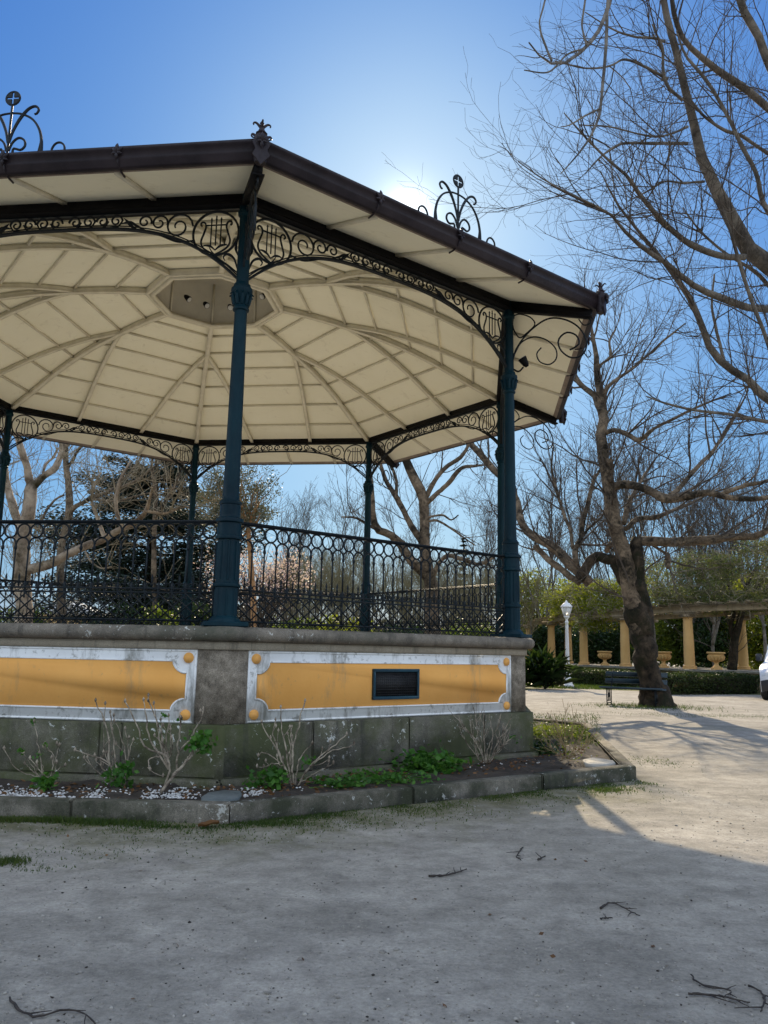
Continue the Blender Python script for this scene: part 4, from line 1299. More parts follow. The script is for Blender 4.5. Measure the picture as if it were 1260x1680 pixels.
def herb(px, py, n, sx, h, size, label, seed, mat='leaf_fresh', z=.11):
    r = np.random.default_rng(seed)
    base = G(px, py, z)
    C = base + r.normal(0, 1, (n, 3)) * np.array([sx, sx * .7, 0]); C[:, 2] = z + .01 + np.abs(r.normal(0, h, n))
    C = C[[in_poly(c + (c - ctr) * .03) for c in C]]; n = len(C)
    mb = MB(); leaves(mb, C, size, r, .55, 1.4)
    st = MB()
    K_ = min(n, 60)
    P = np.zeros((K_, 3, 3)); P[:, 0] = base + r.normal(0, sx * .5, (K_, 3)) * [1, .7, 0]; P[:, 0, 2] = z - .02; P[:, 2] = C[:K_]; P[:, 1] = (P[:, 0] + P[:, 2]) / 2 + [0, 0, .01]
    st.tubes(P, .0025, 4)
    root = empty('leafy_plant', tuple(base)); tag(root, label, 'plant')
    mb.build('foliage', M[mat], root, off=base); st.build('stem', M['leaf_fresh'], root, off=base)
herb(706, 1264, 420, .17, .09, .075, 'bright green broad leaved plant at the foot of the plinth wall', 21)
herb(630, 1280, 220, .22, .035, .05, 'low green ground plant spreading left of the bushy green one', 22)
herb(560, 1288, 120, .16, .03, .045, 'sparse creeping green plant near the spreading pale shrub', 23)
herb(880, 1236, 260, .12, .05, .06, 'dark leafy plant in shade under the plinth corner', 24, 'leaf_dark')
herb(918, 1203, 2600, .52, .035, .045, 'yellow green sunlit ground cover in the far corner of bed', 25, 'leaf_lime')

# grass along the kerb and thin tufts on the gravel
gr = MB()
def blades(mb, C, h, r, w=.004):
    n = len(C)
    a = r.uniform(0, 2 * PI, n)
    s = np.stack([np.cos(a), np.sin(a), 0 * a], -1) * w * r.uniform(.6, 1.4, (n, 1))
    hh = h * r.uniform(.4, 1.3, n)
    lean = np.stack([r.normal(0, .45, n) * hh, r.normal(0, .45, n) * hh, hh], -1)
    v = np.stack([C - s, C + s, C + lean], 1).reshape(-1, 3)
    mb.add(v, (np.arange(n) * 3)[:, None] + np.array([[0, 1, 2]]))
def patch(px, py, n, sx, sy, h):
    c = G(px, py, 0)
    C = c + rng.normal(0, 1, (n, 3)) * np.array([sx, sy, 0]); C[:, 2] = 0
    blades(gr, C, h, rng)
for px, py, n, sx, sy, h in ((95, 1348, 1700, .30, .035, .035), (20, 1347, 700, .12, .03, .03), (170, 1352, 700, .14, .04, .028), (270, 1357, 320, .12, .03, .022), (10, 1415, 420, .07, .05, .03), (60, 1425, 90, .1, .05, .015), (440, 1352, 600, .14, .05, .022), (520, 1338, 600, .16, .06, .02), (600, 1322, 500, .22, .08, .018), (700, 1306, 400, .25, .07, .018), (480, 1342, 300, .15, .06, .02), (990, 1296, 650, .12, .10, .022), (560, 1352, 300, .3, .1, .014), (330, 1375, 160, .3, .1, .012), (150, 1400, 160, .3, .1, .012), (700, 1335, 200, .3, .12, .012), (1075, 1250, 300, .16, .25, .02), (1200, 1175, 1200, 1.6, .35, .03)):
    patch(px, py, n, sx, sy, h)
for i0 in (7, 0):
    p, q = kpts[i0], kpts[(i0 + 1) % 8]
    d = nrm(q - p); nn_ = V3(d[1], -d[0], 0)
    if nn_ @ (ctr - p) > 0: nn_ = -nn_
    n = 9000
    u = rng.uniform(-.02, 1.0, n); w_ = rng.exponential(.16, n)
    keep = (np.sin(u * 23) + np.sin(u * 57 + 2) + np.sin(u * 11 + w_ * 14) + rng.normal(0, .8, n)) > .2
    C = p + (q - p) * u[keep][:, None] + nn_ * w_[keep][:, None]; C[:, 2] = 0
    blades(gr, C, .017, rng, .004)
# around the foot of the bench tree and inside the grassy bed corner
c = G(1065, 1160)
C = c + rng.normal(0, 1, (1600, 3)) * [.75, .6, 0]; C[:, 2] = 0; blades(gr, C, .07, rng, .006)
C = np.array([G(rng.uniform(872, 985), rng.uniform(1172, 1225), .10) for _ in range(2600)]); blades(gr, C, .05, rng, .005)
C = np.array([W(rng.uniform(860, 1010), 1118, 1) * 0 + V3(rng.uniform(6, 11), rng.uniform(31.5, 38), 0) for _ in range(9000)]); blades(gr, C, .10, rng, .012)
tag(gr.build('grass', M['grass']), 'short tufts of grass along the kerb and path edge', 'grass', kind='stuff')

# small litter on the gravel: stones, bark crumbs
lt = MB(); C = []
for _ in range(380):
    px, py = rng.uniform(-80, 1340), 1300 + 380 * rng.uniform() ** 1.3
    C.append(G(px, py, .002))
C = np.array(C)
keep = []
C = np.array([c for c in C if not in_poly(c)])
blobs(lt, C, rng.uniform(.0015, .0045, len(C)) * rng.choice([1, 1, 1.8], len(C)), .6)
tag(lt.build('debris', M['twig']), 'dark crumbs of bark and grit on the gravel', 'debris', kind='stuff')

st_ = MB(); r = np.random.default_rng(44)
C = np.array([G(r.uniform(-60, 1320), 1290 + 400 * r.uniform() ** 1.2, .001) for _ in range(5200)])
C = np.array([c for c in C if not in_poly(c)])
blobs(st_, C, r.gamma(2.0, .0013, len(C)) + .001, .6, r)
tag(st_.build('stone_grit', M['grit']), 'small grey stones scattered over the compacted sandy ground', 'stones', kind='stuff')

TW = [([(702, 1438), (735, 1436), (765, 1427)], 4.5, 'straight thin twig lying alone below the plinth corner kerb'),
      ([(857, 1391), (848, 1405), (856, 1412)], 3.5, 'small hooked twig on the grey gravel above the straight one'),
      ([(984, 1490), (1004, 1481), (1022, 1489), (1050, 1503)], 4, 'angled broken twig bent in the middle, on shaded gravel'),
      ([(985, 1507), (1005, 1506)], 4, 'short stub of twig beside the angled broken twig'),
      ([(1134, 1598), (1140, 1608), (1165, 1620), (1200, 1625), (1186, 1637)], 4, 'crooked twig touching the long straight twig at lower right'),
      ([(1129, 1631), (1180, 1634), (1230, 1646)], 5, 'long straight twig at the lower right of the gravel'),
      ([(1228, 1617), (1250, 1628), (1255, 1642), (1249, 1660)], 4.5, 'curved twig at the right edge of the gravel'),
      ([(16, 1638), (30, 1655), (60, 1668), (105, 1657), (135, 1662), (158, 1681)], 5, 'long wavy twig at the lower left of the gravel'),
      ([(883, 1411), (895, 1405)], 4, 'stubby bit of bark near the small hooked twig')]
for pts, w, lab in TW:
    P = np.array([G(x, y, .008) for x, y in pts])
    q = smooth_path(P, 18)
    c = q.mean(0); c[2] = 0
    mb = MB()
    rad = w / 2 * np.linalg.norm(c - V3(0, 0, EYE)) / F_PX
    q[:, 2] = rad * 1.05 + .002
    rad *= .72
    q = q + rng.normal(0, rad * .5, q.shape) * [1, 1, .2]
    mb.tube(q, rad * np.linspace(1, .5, 18) * (1 + rng.normal(0, .16, 18)), 6)
    for kf in ((6, 11, 14) if len(pts) > 2 else (9,)):
        dd = nrm(q[kf] - q[kf - 2]); sd_ = V3(-dd[1], dd[0], 0) * rng.choice([-1, 1])
        Lf = rng.uniform(.03, .11)
        e_ = q[kf] + (dd * .8 + sd_ * .7) * Lf + V3(0, 0, .006)
        mb.tube(smooth_path([q[kf], (q[kf] + e_) / 2 + sd_ * .004, e_], 6), rad * np.linspace(.6, .25, 6), 5)
    tag(mb.build('fallen_twig', M['twig'], off=c, loc=tuple(c)), lab, 'twig', 'twigs fallen on the gravel')
# dead leaves: a few on the gravel, many on the bed soil
ll = MB(); r = np.random.default_rng(33)
C = np.array([G(r.uniform(-40, 1300), 1310 + 340 * r.uniform() ** 1.6, .006) for _ in range(40)])
C = np.array([c for c in C if not in_poly(c)])
C2 = np.array([G(x, 1296 - max(0, x - 380) * .115 + r.normal(0, 11), .115) for x in np.concatenate([r.uniform(-40, 450, 330), r.uniform(420, 960, 900)])])
C2 = C2[[in_poly(c) for c in C2]]
leaves(ll, np.vstack([C, C2]), np.concatenate([np.full(len(C), .028), np.full(len(C2), .045)]), r, .85, 1.6)
tag(ll.build('leaf_litter', M['dead_leaf']), 'brown dead leaves strewn over the bed soil and the gravel', 'leaf litter', kind='stuff')
# curled dead leaf by the kerb corner
c = G(342, 1358, .0)
u = np.linspace(-1, 1, 7); X, Y = np.meshgrid(u, u)
wd = .055 * (1 - X ** 2) ** .6
v = np.stack([X * .075, Y * wd, .018 + .02 * Y ** 2 + .015 * X ** 2 * np.sign(X) + .006 * np.sin(5 * X)], -1).reshape(-1, 3)
i = (np.arange(6) * 7)[:, None] + np.arange(6)[None]
mb = MB(); mb.add(v, np.stack([i, i + 1, i + 8, i + 7], -1).reshape(-1, 4))
lf = mb.build('dead_leaf', M['dead_leaf'], loc=tuple(c), rz=.3, smooth=True)
tag(lf, 'curled brown dead leaf lying against the kerb corner', 'leaf')
#SPLIT

# ------------------------------------------------------------------ bare trees
def tree_thing(name, label, base, group=None, cat='tree'):
    o = empty(name, tuple(base))
    return tag(o, label, cat, group)

def bare_tree(label, base, limbs, levels, seed, trunk_mat, twig_mat, sides=9, group=None, boughs=None, bough_mat=None, bare=0, tail=0):
    r = np.random.default_rng(seed)
    root = tree_thing('bare_tree', label, base, group)
    P, R = bundle(limbs)
    if boughs is None:
        mb = MB(); mb.tubes(P, R, sides)
        mb.build('trunk', M[trunk_mat], root, smooth=True, off=base)
    else:
        mb = MB(); mb.tubes(P[:boughs], R[:boughs], sides)
        mb.build('trunk', M[trunk_mat], root, smooth=True, off=base)
        mb = MB(); mb.tubes(P[boughs:], R[boughs:], sides)
        mb.build('boughs', M[bough_mat], root, smooth=True, off=base)
    cw = MB()
    cur, cr_ = P[bare:len(P) - tail], R[bare:len(P) - tail]
    for i, lev in enumerate(levels):
        n, nr = grow(r, cur, cr_, **lev)
        if len(n) == 0: break
        cw.tubes(n, nr, (6, 5, 4, 3, 3)[i], caps=False)
        cur, cr_ = n, nr
    if tail:                              # the last limbs hang near: only short sparse spurs
        n, nr = grow(r, P[-tail:], R[-tail:], **lv(1.0, .55, .006, .002, 7, t0=.45, up=.3, wander=.16))
        cw.tubes(n, nr, 5, caps=False)
        n, nr = grow(r, n, nr, **lv(2.2, .22, .003, .0017, 5))
        if len(n): cw.tubes(n, nr, 4, caps=False)
    cw.build('crown', M[twig_mat], root, smooth=True, off=base)
    return root

def lv(dens, length, rmax, rtip, K=6, t0=.12, t1=1.0, ang=.75, angj=.25, lenj=.5, rf=.6, up=.3, wander=.14, upbias=.15, short=.35):
    return dict(dens=dens, t0=t0, t1=t1, ang=ang, angj=angj, length=length, lenj=lenj, K=K, rf=rf, rmax=rmax, rtip=rtip, up=up, wander=wander, upbias=upbias, short=short)

# the pollarded plane tree by the bench
B1 = G(1074, 1159)
Y1 = B1[1]
L1 = [
    limb([(1079, 1170), (1075, 1150), (1066, 1112), (1059, 1075), (1051, 1040), (1046, 995), (1042, 955)], Y1, Y1 - .1, [66, 50, 36, 35, 36, 36, 26]),
    limb([(1072, 1168), (1066, 1120), (1060, 1060), (1053, 990), (1047, 940), (1046, 884)], Y1 - .05, Y1 - .1, [46, 30, 28, 26, 23, 20]),
    limb([(1038, 972), (1022, 945), (1008, 924), (990, 914), (972, 919), (958, 936), (950, 950)], Y1, Y1 + .3, [24, 22, 20, 18, 18, 18, 17]),
    limb([(1052, 1075), (1043, 1020), (1037, 970), (1030, 930), (1020, 892), (1008, 850), (1000, 800), (990, 760), (985, 720), (988, 690), (985, 650), (980, 615), (978, 580), (972, 550), (968, 520)], Y1 - .08, Y1 - .4, [12, 28, 33, 31, 28, 25, 22, 19, 17, 16, 14, 11, 8, 6, 4]),
    limb([(1044, 892), (1062, 889), (1110, 889), (1160, 886), (1200, 881), (1240, 879), (1262, 868), (1300, 848), (1340, 800)], Y1, Y1 - 1.6, [16, 16, 15, 15, 14, 12, 10, 8, 5]),
    limb([(1068, 892), (1090, 907), (1096, 912), (1097, 931)], Y1, Y1 - .4, [5, 5, 9, 9]),
    limb([(986, 680), (976, 652), (957, 635), (945, 618), (935, 596), (928, 570)], Y1 - .3, Y1 + .6, [10, 10, 9, 8, 6, 4]),
    limb([(988, 660), (995, 640), (1002, 630), (1030, 610), (1060, 585), (1090, 558), (1125, 530)], Y1 - .3, Y1 - 1.2, [8, 7, 6, 5, 4.5, 4, 2]),
    limb([(980, 620), (985, 600), (1002, 585), (1000, 560), (1010, 540)], Y1 - .3, Y1 - .3, [6, 5, 5, 4, 3]),
    limb([(999, 795), (1002, 775), (1000, 753)], Y1 - .3, Y1 - .45, [12, 12, 11]),
    limb([(992, 711), (1010, 706), (1030, 713), (1048, 722), (1070, 705), (1100, 690), (1150, 665), (1200, 645)], Y1 - .3, Y1 - 2, [8, 8, 8, 8, 6, 5, 4, 2]),
    limb([(1003, 800), (1025, 794), (1050, 798), (1075, 808), (1092, 818), (1130, 813), (1160, 808), (1190, 815), (1230, 818), (1280, 812), (1330, 790)], Y1 - .2, Y1 - 2.4, [15, 15, 14, 14, 15, 13, 11, 10, 9, 8, 5]),
    limb([(1098, 814), (1112, 804), (1140, 770), (1170, 740), (1190, 710), (1210, 675), (1228, 640)], Y1 - .9, Y1 - .2, [9, 8, 7, 6, 5, 4, 2]),
    limb([(1180, 812), (1220, 797), (1262, 788), (1310, 770)], Y1 - 1.4, Y1 - 1.9, [8, 7, 6, 4]),
    limb([(1026, 868), (1045, 853), (1080, 848), (1110, 835), (1140, 822), (1180, 800)], Y1, Y1 + 1.2, [9, 8, 8, 6, 4, 2]),
    limb([(1024, 860), (1030, 830), (1045, 800), (1060, 775), (1078, 750)], Y1, Y1 + 1.4, [8, 8, 6, 4, 2]),
    limb([(968, 957), (940, 930), (915, 905), (890, 890), (865, 873), (852, 850), (849, 825), (838, 803), (812, 772), (792, 750), (773, 728), (760, 700)], Y1 + .3, Y1 + 2.6, [17, 17, 16, 15, 14, 12, 10, 10, 11, 11, 10, 8]),
    limb([(952, 957), (925, 938), (900, 918), (878, 896)], Y1 + .4, Y1 + 1.2, [11, 11, 10, 9]),
    limb([(946, 928), (942, 905), (950, 888), (956, 860), (963, 830), (975, 790), (987, 765)], Y1 + .3, Y1 + .9, [10, 9, 9, 8, 7, 6, 4]),
    limb([(940, 900), (935, 870), (925, 845), (915, 810), (905, 770), (908, 730)], Y1 + .4, Y1 + 1.6, [6, 6, 5, 5, 4, 2]),
    limb([(950, 890), (965, 868), (985, 850), (995, 835)], Y1 + .4, Y1 + .9, [5, 4, 4, 3]),
    limb([(1030, 928), (1018, 905), (1003, 893), (995, 905)], Y1 + .3, Y1 + .9, [11, 10, 9, 8]),
]
bare_tree('gnarled leafless plane tree with dark leaning trunk behind the park bench', B1, L1,
          [lv(2.2, 2.2, .030, .006, 8, up=.5, wander=.13, upbias=.3), lv(3.2, 1.1, .010, .0035, 6), lv(3.6, .55, .005, .0028, 4)], 101, 'plane_dark', 'twigs', 14, boughs=3, bough_mat='plane_bark', bare=3)

# the large tree whose limbs reach in over the right edge
B2 = V3(9.6, 14.6, 0)
T2 = 13.6
L2 = [
    limb([(1600, 1200), (1560, 900), (1500, 700), (1440, 570), (1340, 487), (1260, 437), (1215, 397), (1195, 345), (1165, 290), (1142, 228), (1135, 190), (1125, 150), (1110, 90), (1097, 40), (1085, -20), (1070, -90)], 14.6, 12.4, [80, 70, 60, 50, 38, 32, 29, 25, 22, 18, 17, 15, 14, 13, 12, 9]),
    limb([(1440, 330), (1300, 212), (1260, 176), (1215, 140), (1180, 115), (1145, 88), (1122, 66), (1108, 30), (1100, -20)], 13.8, 12.8, [20, 16, 15, 14, 12, 11, 10, 9, 7]),
    limb([(1380, 300), (1290, 150), (1260, 100), (1240, 50), (1215, 0), (1200, -60)], 12.8, 12.2, [22, 17, 16, 15, 14, 11]),
    limb([(1222, 422), (1180, 420), (1130, 400), (1100, 375), (1075, 350), (1050, 320), (1030, 290), (1000, 265), (960, 225), (925, 185)], 13.2, 11.0, [12, 12, 11, 10, 9, 8, 6, 5, 4, 2]),
    limb([(1480, 640), (1330, 522), (1260, 508), (1220, 503), (1180, 488), (1150, 475), (1120, 455), (1090, 430), (1065, 415), (1030, 385), (1000, 350), (960, 330), (900, 300), (850, 265)], 14.4, 10.6, [24, 16, 14, 13, 12, 11, 11, 9, 8, 6, 5, 4, 3, 2]),
    limb([(1490, 800), (1330, 690), (1260, 655), (1230, 625), (1190, 600), (1165, 570), (1150, 535), (1130, 490), (1108, 455), (1085, 425), (1040, 370), (1010, 330), (985, 280)], 14.2, 12.2, [30, 20, 16, 14, 14, 13, 11, 10, 9, 7, 5, 4, 2]),
    limb([(1480, 760), (1330, 700), (1260, 692), (1200, 680), (1150, 675), (1095, 663), (1060, 650)], 13.6, 12.4, [14, 9, 7, 6, 5, 4, 2]),
    limb([(1340, 690), (1275, 600), (1255, 550), (1236, 502), (1219, 448), (1207, 412), (1195, 370), (1178, 320)], 12.6, 12.0, [9, 8, 7, 7, 6, 6, 4, 2]),
    limb([(1320, 410), (1257, 345), (1241, 286), (1217, 238), (1198, 198), (1174, 155), (1146, 117), (1124, 90), (1110, 50)], 12.6, 12.2, [10, 9, 8, 8, 7, 7, 6, 5, 3]),
    limb([(1330, 300), (1260, 252), (1217, 224), (1188, 214), (1155, 190), (1134, 165)], 13.6, 12.7, [8, 7, 6, 6, 5, 4]),
    limb([(1128, 235), (1080, 235), (1030, 235), (1010, 240), (985, 258), (960, 285)], 12.7, 11.6, [6, 6, 5, 5, 3, 2]),
    limb([(1128, 208), (1100, 220), (1075, 224), (1040, 218), (1000, 208), (950, 205)], 12.7, 12.0, [5, 4, 4, 3, 3, 2]),
    limb([(1095, 130), (1060, 110), (1025, 97), (1000, 108), (960, 112), (910, 100)], 12.6, 11.4, [6, 5, 4, 4, 3, 2]),
    limb([(1120, 165), (1095, 140), (1088, 110), (1087, 80), (1070, 40)], 12.6, 12.3, [6, 6, 5, 5, 3]),
    limb([(1155, 298), (1120, 300), (1090, 298), (1060, 315), (1030, 330)], 12.9, 11.9, [5, 4, 4, 3, 2]),
    limb([(1090, 68), (1070, 62), (1040, 60), (1000, 45), (960, 20)], 12.6, 11.6, [5, 5, 4, 3, 2]),
    limb([(1190, 600), (1175, 540), (1168, 500), (1172, 450)], 13.6, 13.6, [6, 5, 4, 3]),
    limb([(1330, 560), (1262, 470), (1230, 440), (1190, 415), (1150, 380), (1120, 340)], 14.2, 14.0, [8, 7, 6, 5, 4, 2]),
    # a low bough hanging nearer, above the path
    limb([(1440, 330), (1350, 60), (1230, -160), (1110, -170), (1020, -50), (1000, 5), (985, 45), (960, 78), (921, 106), (890, 95), (868, 70)], 13.8, 6.2, [20, 18, 16, 13, 10, 8.5, 7.5, 6.5, 5.5, 3.5, 2.5]),
    limb([(1080, -140), (1015, -60), (998, 0), (995, 60), (990, 120), (985, 178), (975, 212), (955, 245), (920, 285)], 8.2, 6.4, [9, 8, 6.5, 6, 5.5, 5, 4.5, 3.5, 2]),
    limb([(985, 178), (960, 190), (935, 205), (920, 208)], 6.6, 6.4, [3.5, 3.2, 2.6, 1.6]),
    limb([(958, 80), (930, 90), (900, 118), (860, 115)], 6.6, 6.4, [4, 3.2, 2.8, 2]),
    limb([(905, 100), (895, 75), (885, 40), (895, 0), (905, -40)], 6.3, 6.5, [4, 4, 3.5, 3.5, 3]),
    limb([(962, 75), (955, 40), (960, 0), (965, -40)], 6.5, 6.6, [4, 3.5, 3.5, 3]),
]
bare_tree('tall leafless tree sending long grey limbs in from the right over the roof corner', B2, L2,
          [lv(2.5, 2.3, .012, .0034, 10, t0=.15, ang=.8, angj=.3, up=.25, wander=.11, upbias=.0), lv(3.0, 1.15, .0052, .0021, 8, ang=.75, up=.3, wander=.15, upbias=.05), lv(3.2, .48, .0028, .0018, 6, ang=.8, up=.2, wander=.17)], 102, 'grey_bark', 'twigs', 10, tail=6)

# tree standing behind the bandstand, seen between two columns
B3 = V3((712 - 630) / F_PX * 24 * 1.0, 24, 0)
L3 = [
    limb([(714, 1120), (710, 1020), (706, 960), (702, 930), (697, 880), (695, 820), (687, 800), (677, 780), (667, 755), (660, 725), (650, 690), (640, 640)], 24, 23.6, [32, 26, 22, 20, 18, 17, 16, 15, 14, 12, 10, 6]),
    limb([(698, 818), (715, 785), (735, 765), (755, 750), (768, 730), (777, 700), (790, 660)], 23.8, 23.2, [8, 8, 7, 7, 6, 5, 3]),
    limb([(700, 826), (725, 803), (743, 785), (758, 768), (785, 764), (806, 762)], 23.8, 22.8, [8, 8, 8, 7, 4, 2]),
    limb([(694, 892), (680, 870), (672, 855), (655, 825), (640, 800), (630, 780), (622, 750), (615, 700)], 23.9, 24.4, [12, 11, 10, 9, 8, 7, 5, 3]),
    limb([(650, 818), (651, 795), (646, 775), (636, 752), (632, 720)], 24, 24.2, [6, 6, 5, 5, 3]),
    limb([(702, 948), (690, 935), (670, 915), (655, 890), (635, 875), (620, 870), (612, 850), (610, 800), (602, 750), (598, 700)], 24, 23.2, [18, 17, 16, 15, 13, 12, 11, 9, 7, 5]),
    limb([(698, 850), (725, 845), (740, 853), (752, 845)], 23.8, 23.2, [4, 3.5, 3, 2]),
    limb([(698, 856), (720, 855), (755, 878), (780, 895)], 23.8, 23.4, [4, 4, 3, 2]),
    limb([(706, 952), (722, 922), (738, 911), (760, 918), (785, 925), (812, 914)], 23.9, 23.2, [9, 8, 8, 7, 6, 5]),
    limb([(622, 870), (605, 862), (585, 850), (560, 848)], 23.4, 22.8, [6, 5, 4, 2]),
]
bare_tree('leafless tree with mottled orange brown trunk seen between the two back columns', B3, L3,
          [lv(2.0, 1.7, .016, .005, 7, up=.5, upbias=.3), lv(3.0, .9, .008, .0035, 5), lv(3.0, .45, .0045, .003, 4)], 103, 'plane_bark', 'twigs', 10)

# pale plane tree at far left with a mossy bough
B4 = V3((40 - 630) / F_PX * 19, 19, 0)
L4 = [
    limb([(42, 1130), (40, 1060), (37, 950), (38, 880), (43, 845), (50, 810), (54, 790)], 19, 18.9, [36, 30, 27, 25, 22, 19, 17]),
    limb([(53, 798), (45, 770), (38, 745), (30, 725), (25, 690), (20, 640)], 18.9, 18.4, [14, 13, 12, 11, 9, 6]),
    limb([(56, 797), (72, 780), (90, 768), (100, 745), (103, 720), (108, 690), (115, 640)], 18.9, 19.4, [13, 12, 11, 10, 9, 7, 4]),
    limb([(34, 880), (22, 830), (13, 800), (8, 765), (2, 720)], 19, 19.5, [14, 13, 12, 10, 7]),
    limb([(46, 935), (78, 926), (110, 910), (140, 897), (170, 885), (200, 868), (222, 856), (240, 838), (250, 800)], 18.9, 17.4, [17, 16, 14, 13, 12, 10, 9, 7, 4]),
    limb([(70, 782), (75, 762), (88, 750), (95, 735)], 18.9, 19.6, [5, 4, 4, 3]),
    limb([(140, 905), (150, 922), (165, 932), (183, 930)], 18, 17.6, [3, 3, 2, 2]),
    limb([(200, 866), (190, 830), (196, 790), (215, 755)], 17.6, 18, [7, 6, 5, 3]),
    limb([(172, 884), (160, 850), (150, 815), (165, 775)], 17.9, 18.4, [7, 6, 4, 3]),
    limb([(238, 838), (270, 842), (300, 832), (330, 835)], 17.5, 17.2, [5, 4, 3, 2]),
]
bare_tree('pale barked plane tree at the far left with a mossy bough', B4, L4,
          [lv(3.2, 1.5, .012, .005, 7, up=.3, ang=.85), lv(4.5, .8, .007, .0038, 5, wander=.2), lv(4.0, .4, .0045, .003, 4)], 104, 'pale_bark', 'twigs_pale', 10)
B4b = V3((105 - 630) / F_PX * 25, 25, 0)
L4b = [
    limb([(98, 1120), (100, 1000), (100, 900), (112, 850), (113, 800), (108, 760), (108, 700), (104, 640)], 25, 24.6, [17, 15, 13, 14, 12, 10, 8, 5]),
    limb([(112, 842), (125, 830), (150, 818), (180, 805), (210, 780), (235, 745)], 24.8, 23.6, [9, 8, 7, 6, 5, 3]),
    limb([(62, 872), (72, 845), (88, 822), (105, 812)], 24.8, 24.8, [5, 5, 4, 4]),
    limb([(110, 770), (125, 745), (140, 720), (150, 690)], 24.8, 24.2, [6, 5, 4, 3]),
    limb([(150, 818), (190, 822), (240, 810), (290, 800)], 24.2, 23.0, [5, 4, 3, 2]),
    limb([(180, 805), (220, 790), (260, 760), (290, 730)], 23.8, 23.2, [5, 4, 3, 2]),
    limb([(255, 1010), (252, 900), (256, 820), (250, 760), (262, 700)], 24.6, 24.2, [9, 8, 7, 5, 3]),
    limb([(254, 850), (285, 800), (300, 760), (310, 720)], 24.4, 24.0, [5, 4, 3, 2]),
]
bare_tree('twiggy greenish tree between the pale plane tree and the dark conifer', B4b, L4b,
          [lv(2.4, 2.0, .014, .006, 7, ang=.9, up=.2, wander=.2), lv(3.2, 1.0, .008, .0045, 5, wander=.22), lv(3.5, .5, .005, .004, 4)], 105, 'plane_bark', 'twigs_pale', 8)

def leaf_clumps(mb, centers, radii, n, size, r, shell=.45, flat=.3, aspect=1.7):
    """leaf blades gathered in clumps; more of them towards each clump's outside"""
    C = []
    for c, rad in zip(centers, radii):
        u = nrm(r.normal(size=(n, 3)))
        d = r.uniform(shell, 1, (n, 1)) ** .6 * r.normal(1, .12, (n, 1))
        C.append(c + u * d * rad)
    C = np.vstack(C)
    C = C[C[:, 2] > .02]
    leaves(mb, C, size, r, flat, aspect)

def procedural_limbs(base, h, r, n=5, w=.12, lean=.1, fork=.35, spread=.45, tall=False):
    """trunk and main limbs of an untraced tree"""
    out = []
    top = base + V3(r.normal(0, lean * h), r.normal(0, lean * h), h)
    ts = np.linspace(0, 1, 6)
    ctrl = np.array([base * (1 - t) + top * t + r.normal(0, .02 * h, 3) * [1, 1, 0] * (0 < t) for t in ts])
    tr = smooth_path(ctrl, KL)
    out.append((tr, np.maximum(np.linspace(w, w * .12, KL), .008)))
    for i in range(n):
        t = r.uniform(fork, .85)
        p = tr[int(t * (KL - 1))]
        a = r.uniform(0, 2 * PI)
        L = h * (1 - t) * r.uniform(.7, 1.15)
        d = V3(math.cos(a) * spread * L, math.sin(a) * spread * L, L * (.9 if tall else .6))
        c = np.array([p, p + d * .35 + V3(math.cos(a), math.sin(a), 0) * spread * L * .15, p + d * .7, p + d]) + r.normal(0, .02 * h, (4, 3)) * np.array([[0], [1], [1], [1]])
        out.append((smooth_path(c, KL), np.maximum(np.linspace(w * (1 - t) * .8 + .01, .008, KL), .008)))
    return out

# thicket of slender bare trees behind the bandstand, and tall ones behind the pergola
FAR = [(468, 44, 5.5), (520, 48, 6.2), (560, 42, 5.0), (585, 52, 7.0), (640, 50, 6.5), (735, 46, 6.0), (770, 52, 6.0), (800, 44, 5.2), (500, 56, 7.5), (850, 48, 6.0), (440, 50, 6), (540, 40, 4.6), (610, 46, 5.6), (690, 42, 4.8), (665, 54, 6.6), (715, 50, 6.2), (785, 40, 4.4), (480, 38, 4.4)]
for i, (px, Y, h) in enumerate(FAR):
    r = np.random.default_rng(300 + i)
    base = W(px, 1075, Y); base[2] = 0
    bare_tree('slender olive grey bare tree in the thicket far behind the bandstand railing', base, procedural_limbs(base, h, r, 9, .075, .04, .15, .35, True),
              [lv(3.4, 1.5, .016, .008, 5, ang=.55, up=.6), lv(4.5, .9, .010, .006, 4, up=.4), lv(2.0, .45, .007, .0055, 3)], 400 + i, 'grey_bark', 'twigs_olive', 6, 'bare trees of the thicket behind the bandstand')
TALL = [(905, 58, 14), (1074, 46, 13), (1140, 50, 12), (1172, 44, 9.5), (1252, 42, 11), (1015, 60, 15), (955, 64, 13), (1215, 60, 15), (560, 75, 15), (690, 80, 16), (800, 78, 16), (460, 70, 14)]
for i, (px, Y, h) in enumerate(TALL):
    r = np.random.default_rng(500 + i)
    base = W(px, 1075, Y); base[2] = 0
    lab = 'tall thin bare tree rising high behind the pergola' if px > 850 else 'tall thin bare tree standing far away behind the railing'
    bare_tree(lab, base, procedural_limbs(base, h, r, 12, .11, .02, .2, .28, True),
              [lv(1.6, 2.6, .022, .010, 6, ang=.5, up=.7), lv(2.0, 1.3, .012, .008, 5, up=.4), lv(1.6, .7, .009, .007, 4)], 600 + i, 'grey_bark', 'twigs', 6, 'tall bare trees behind the pergola' if px > 850 else 'tall bare trees far behind the railing')

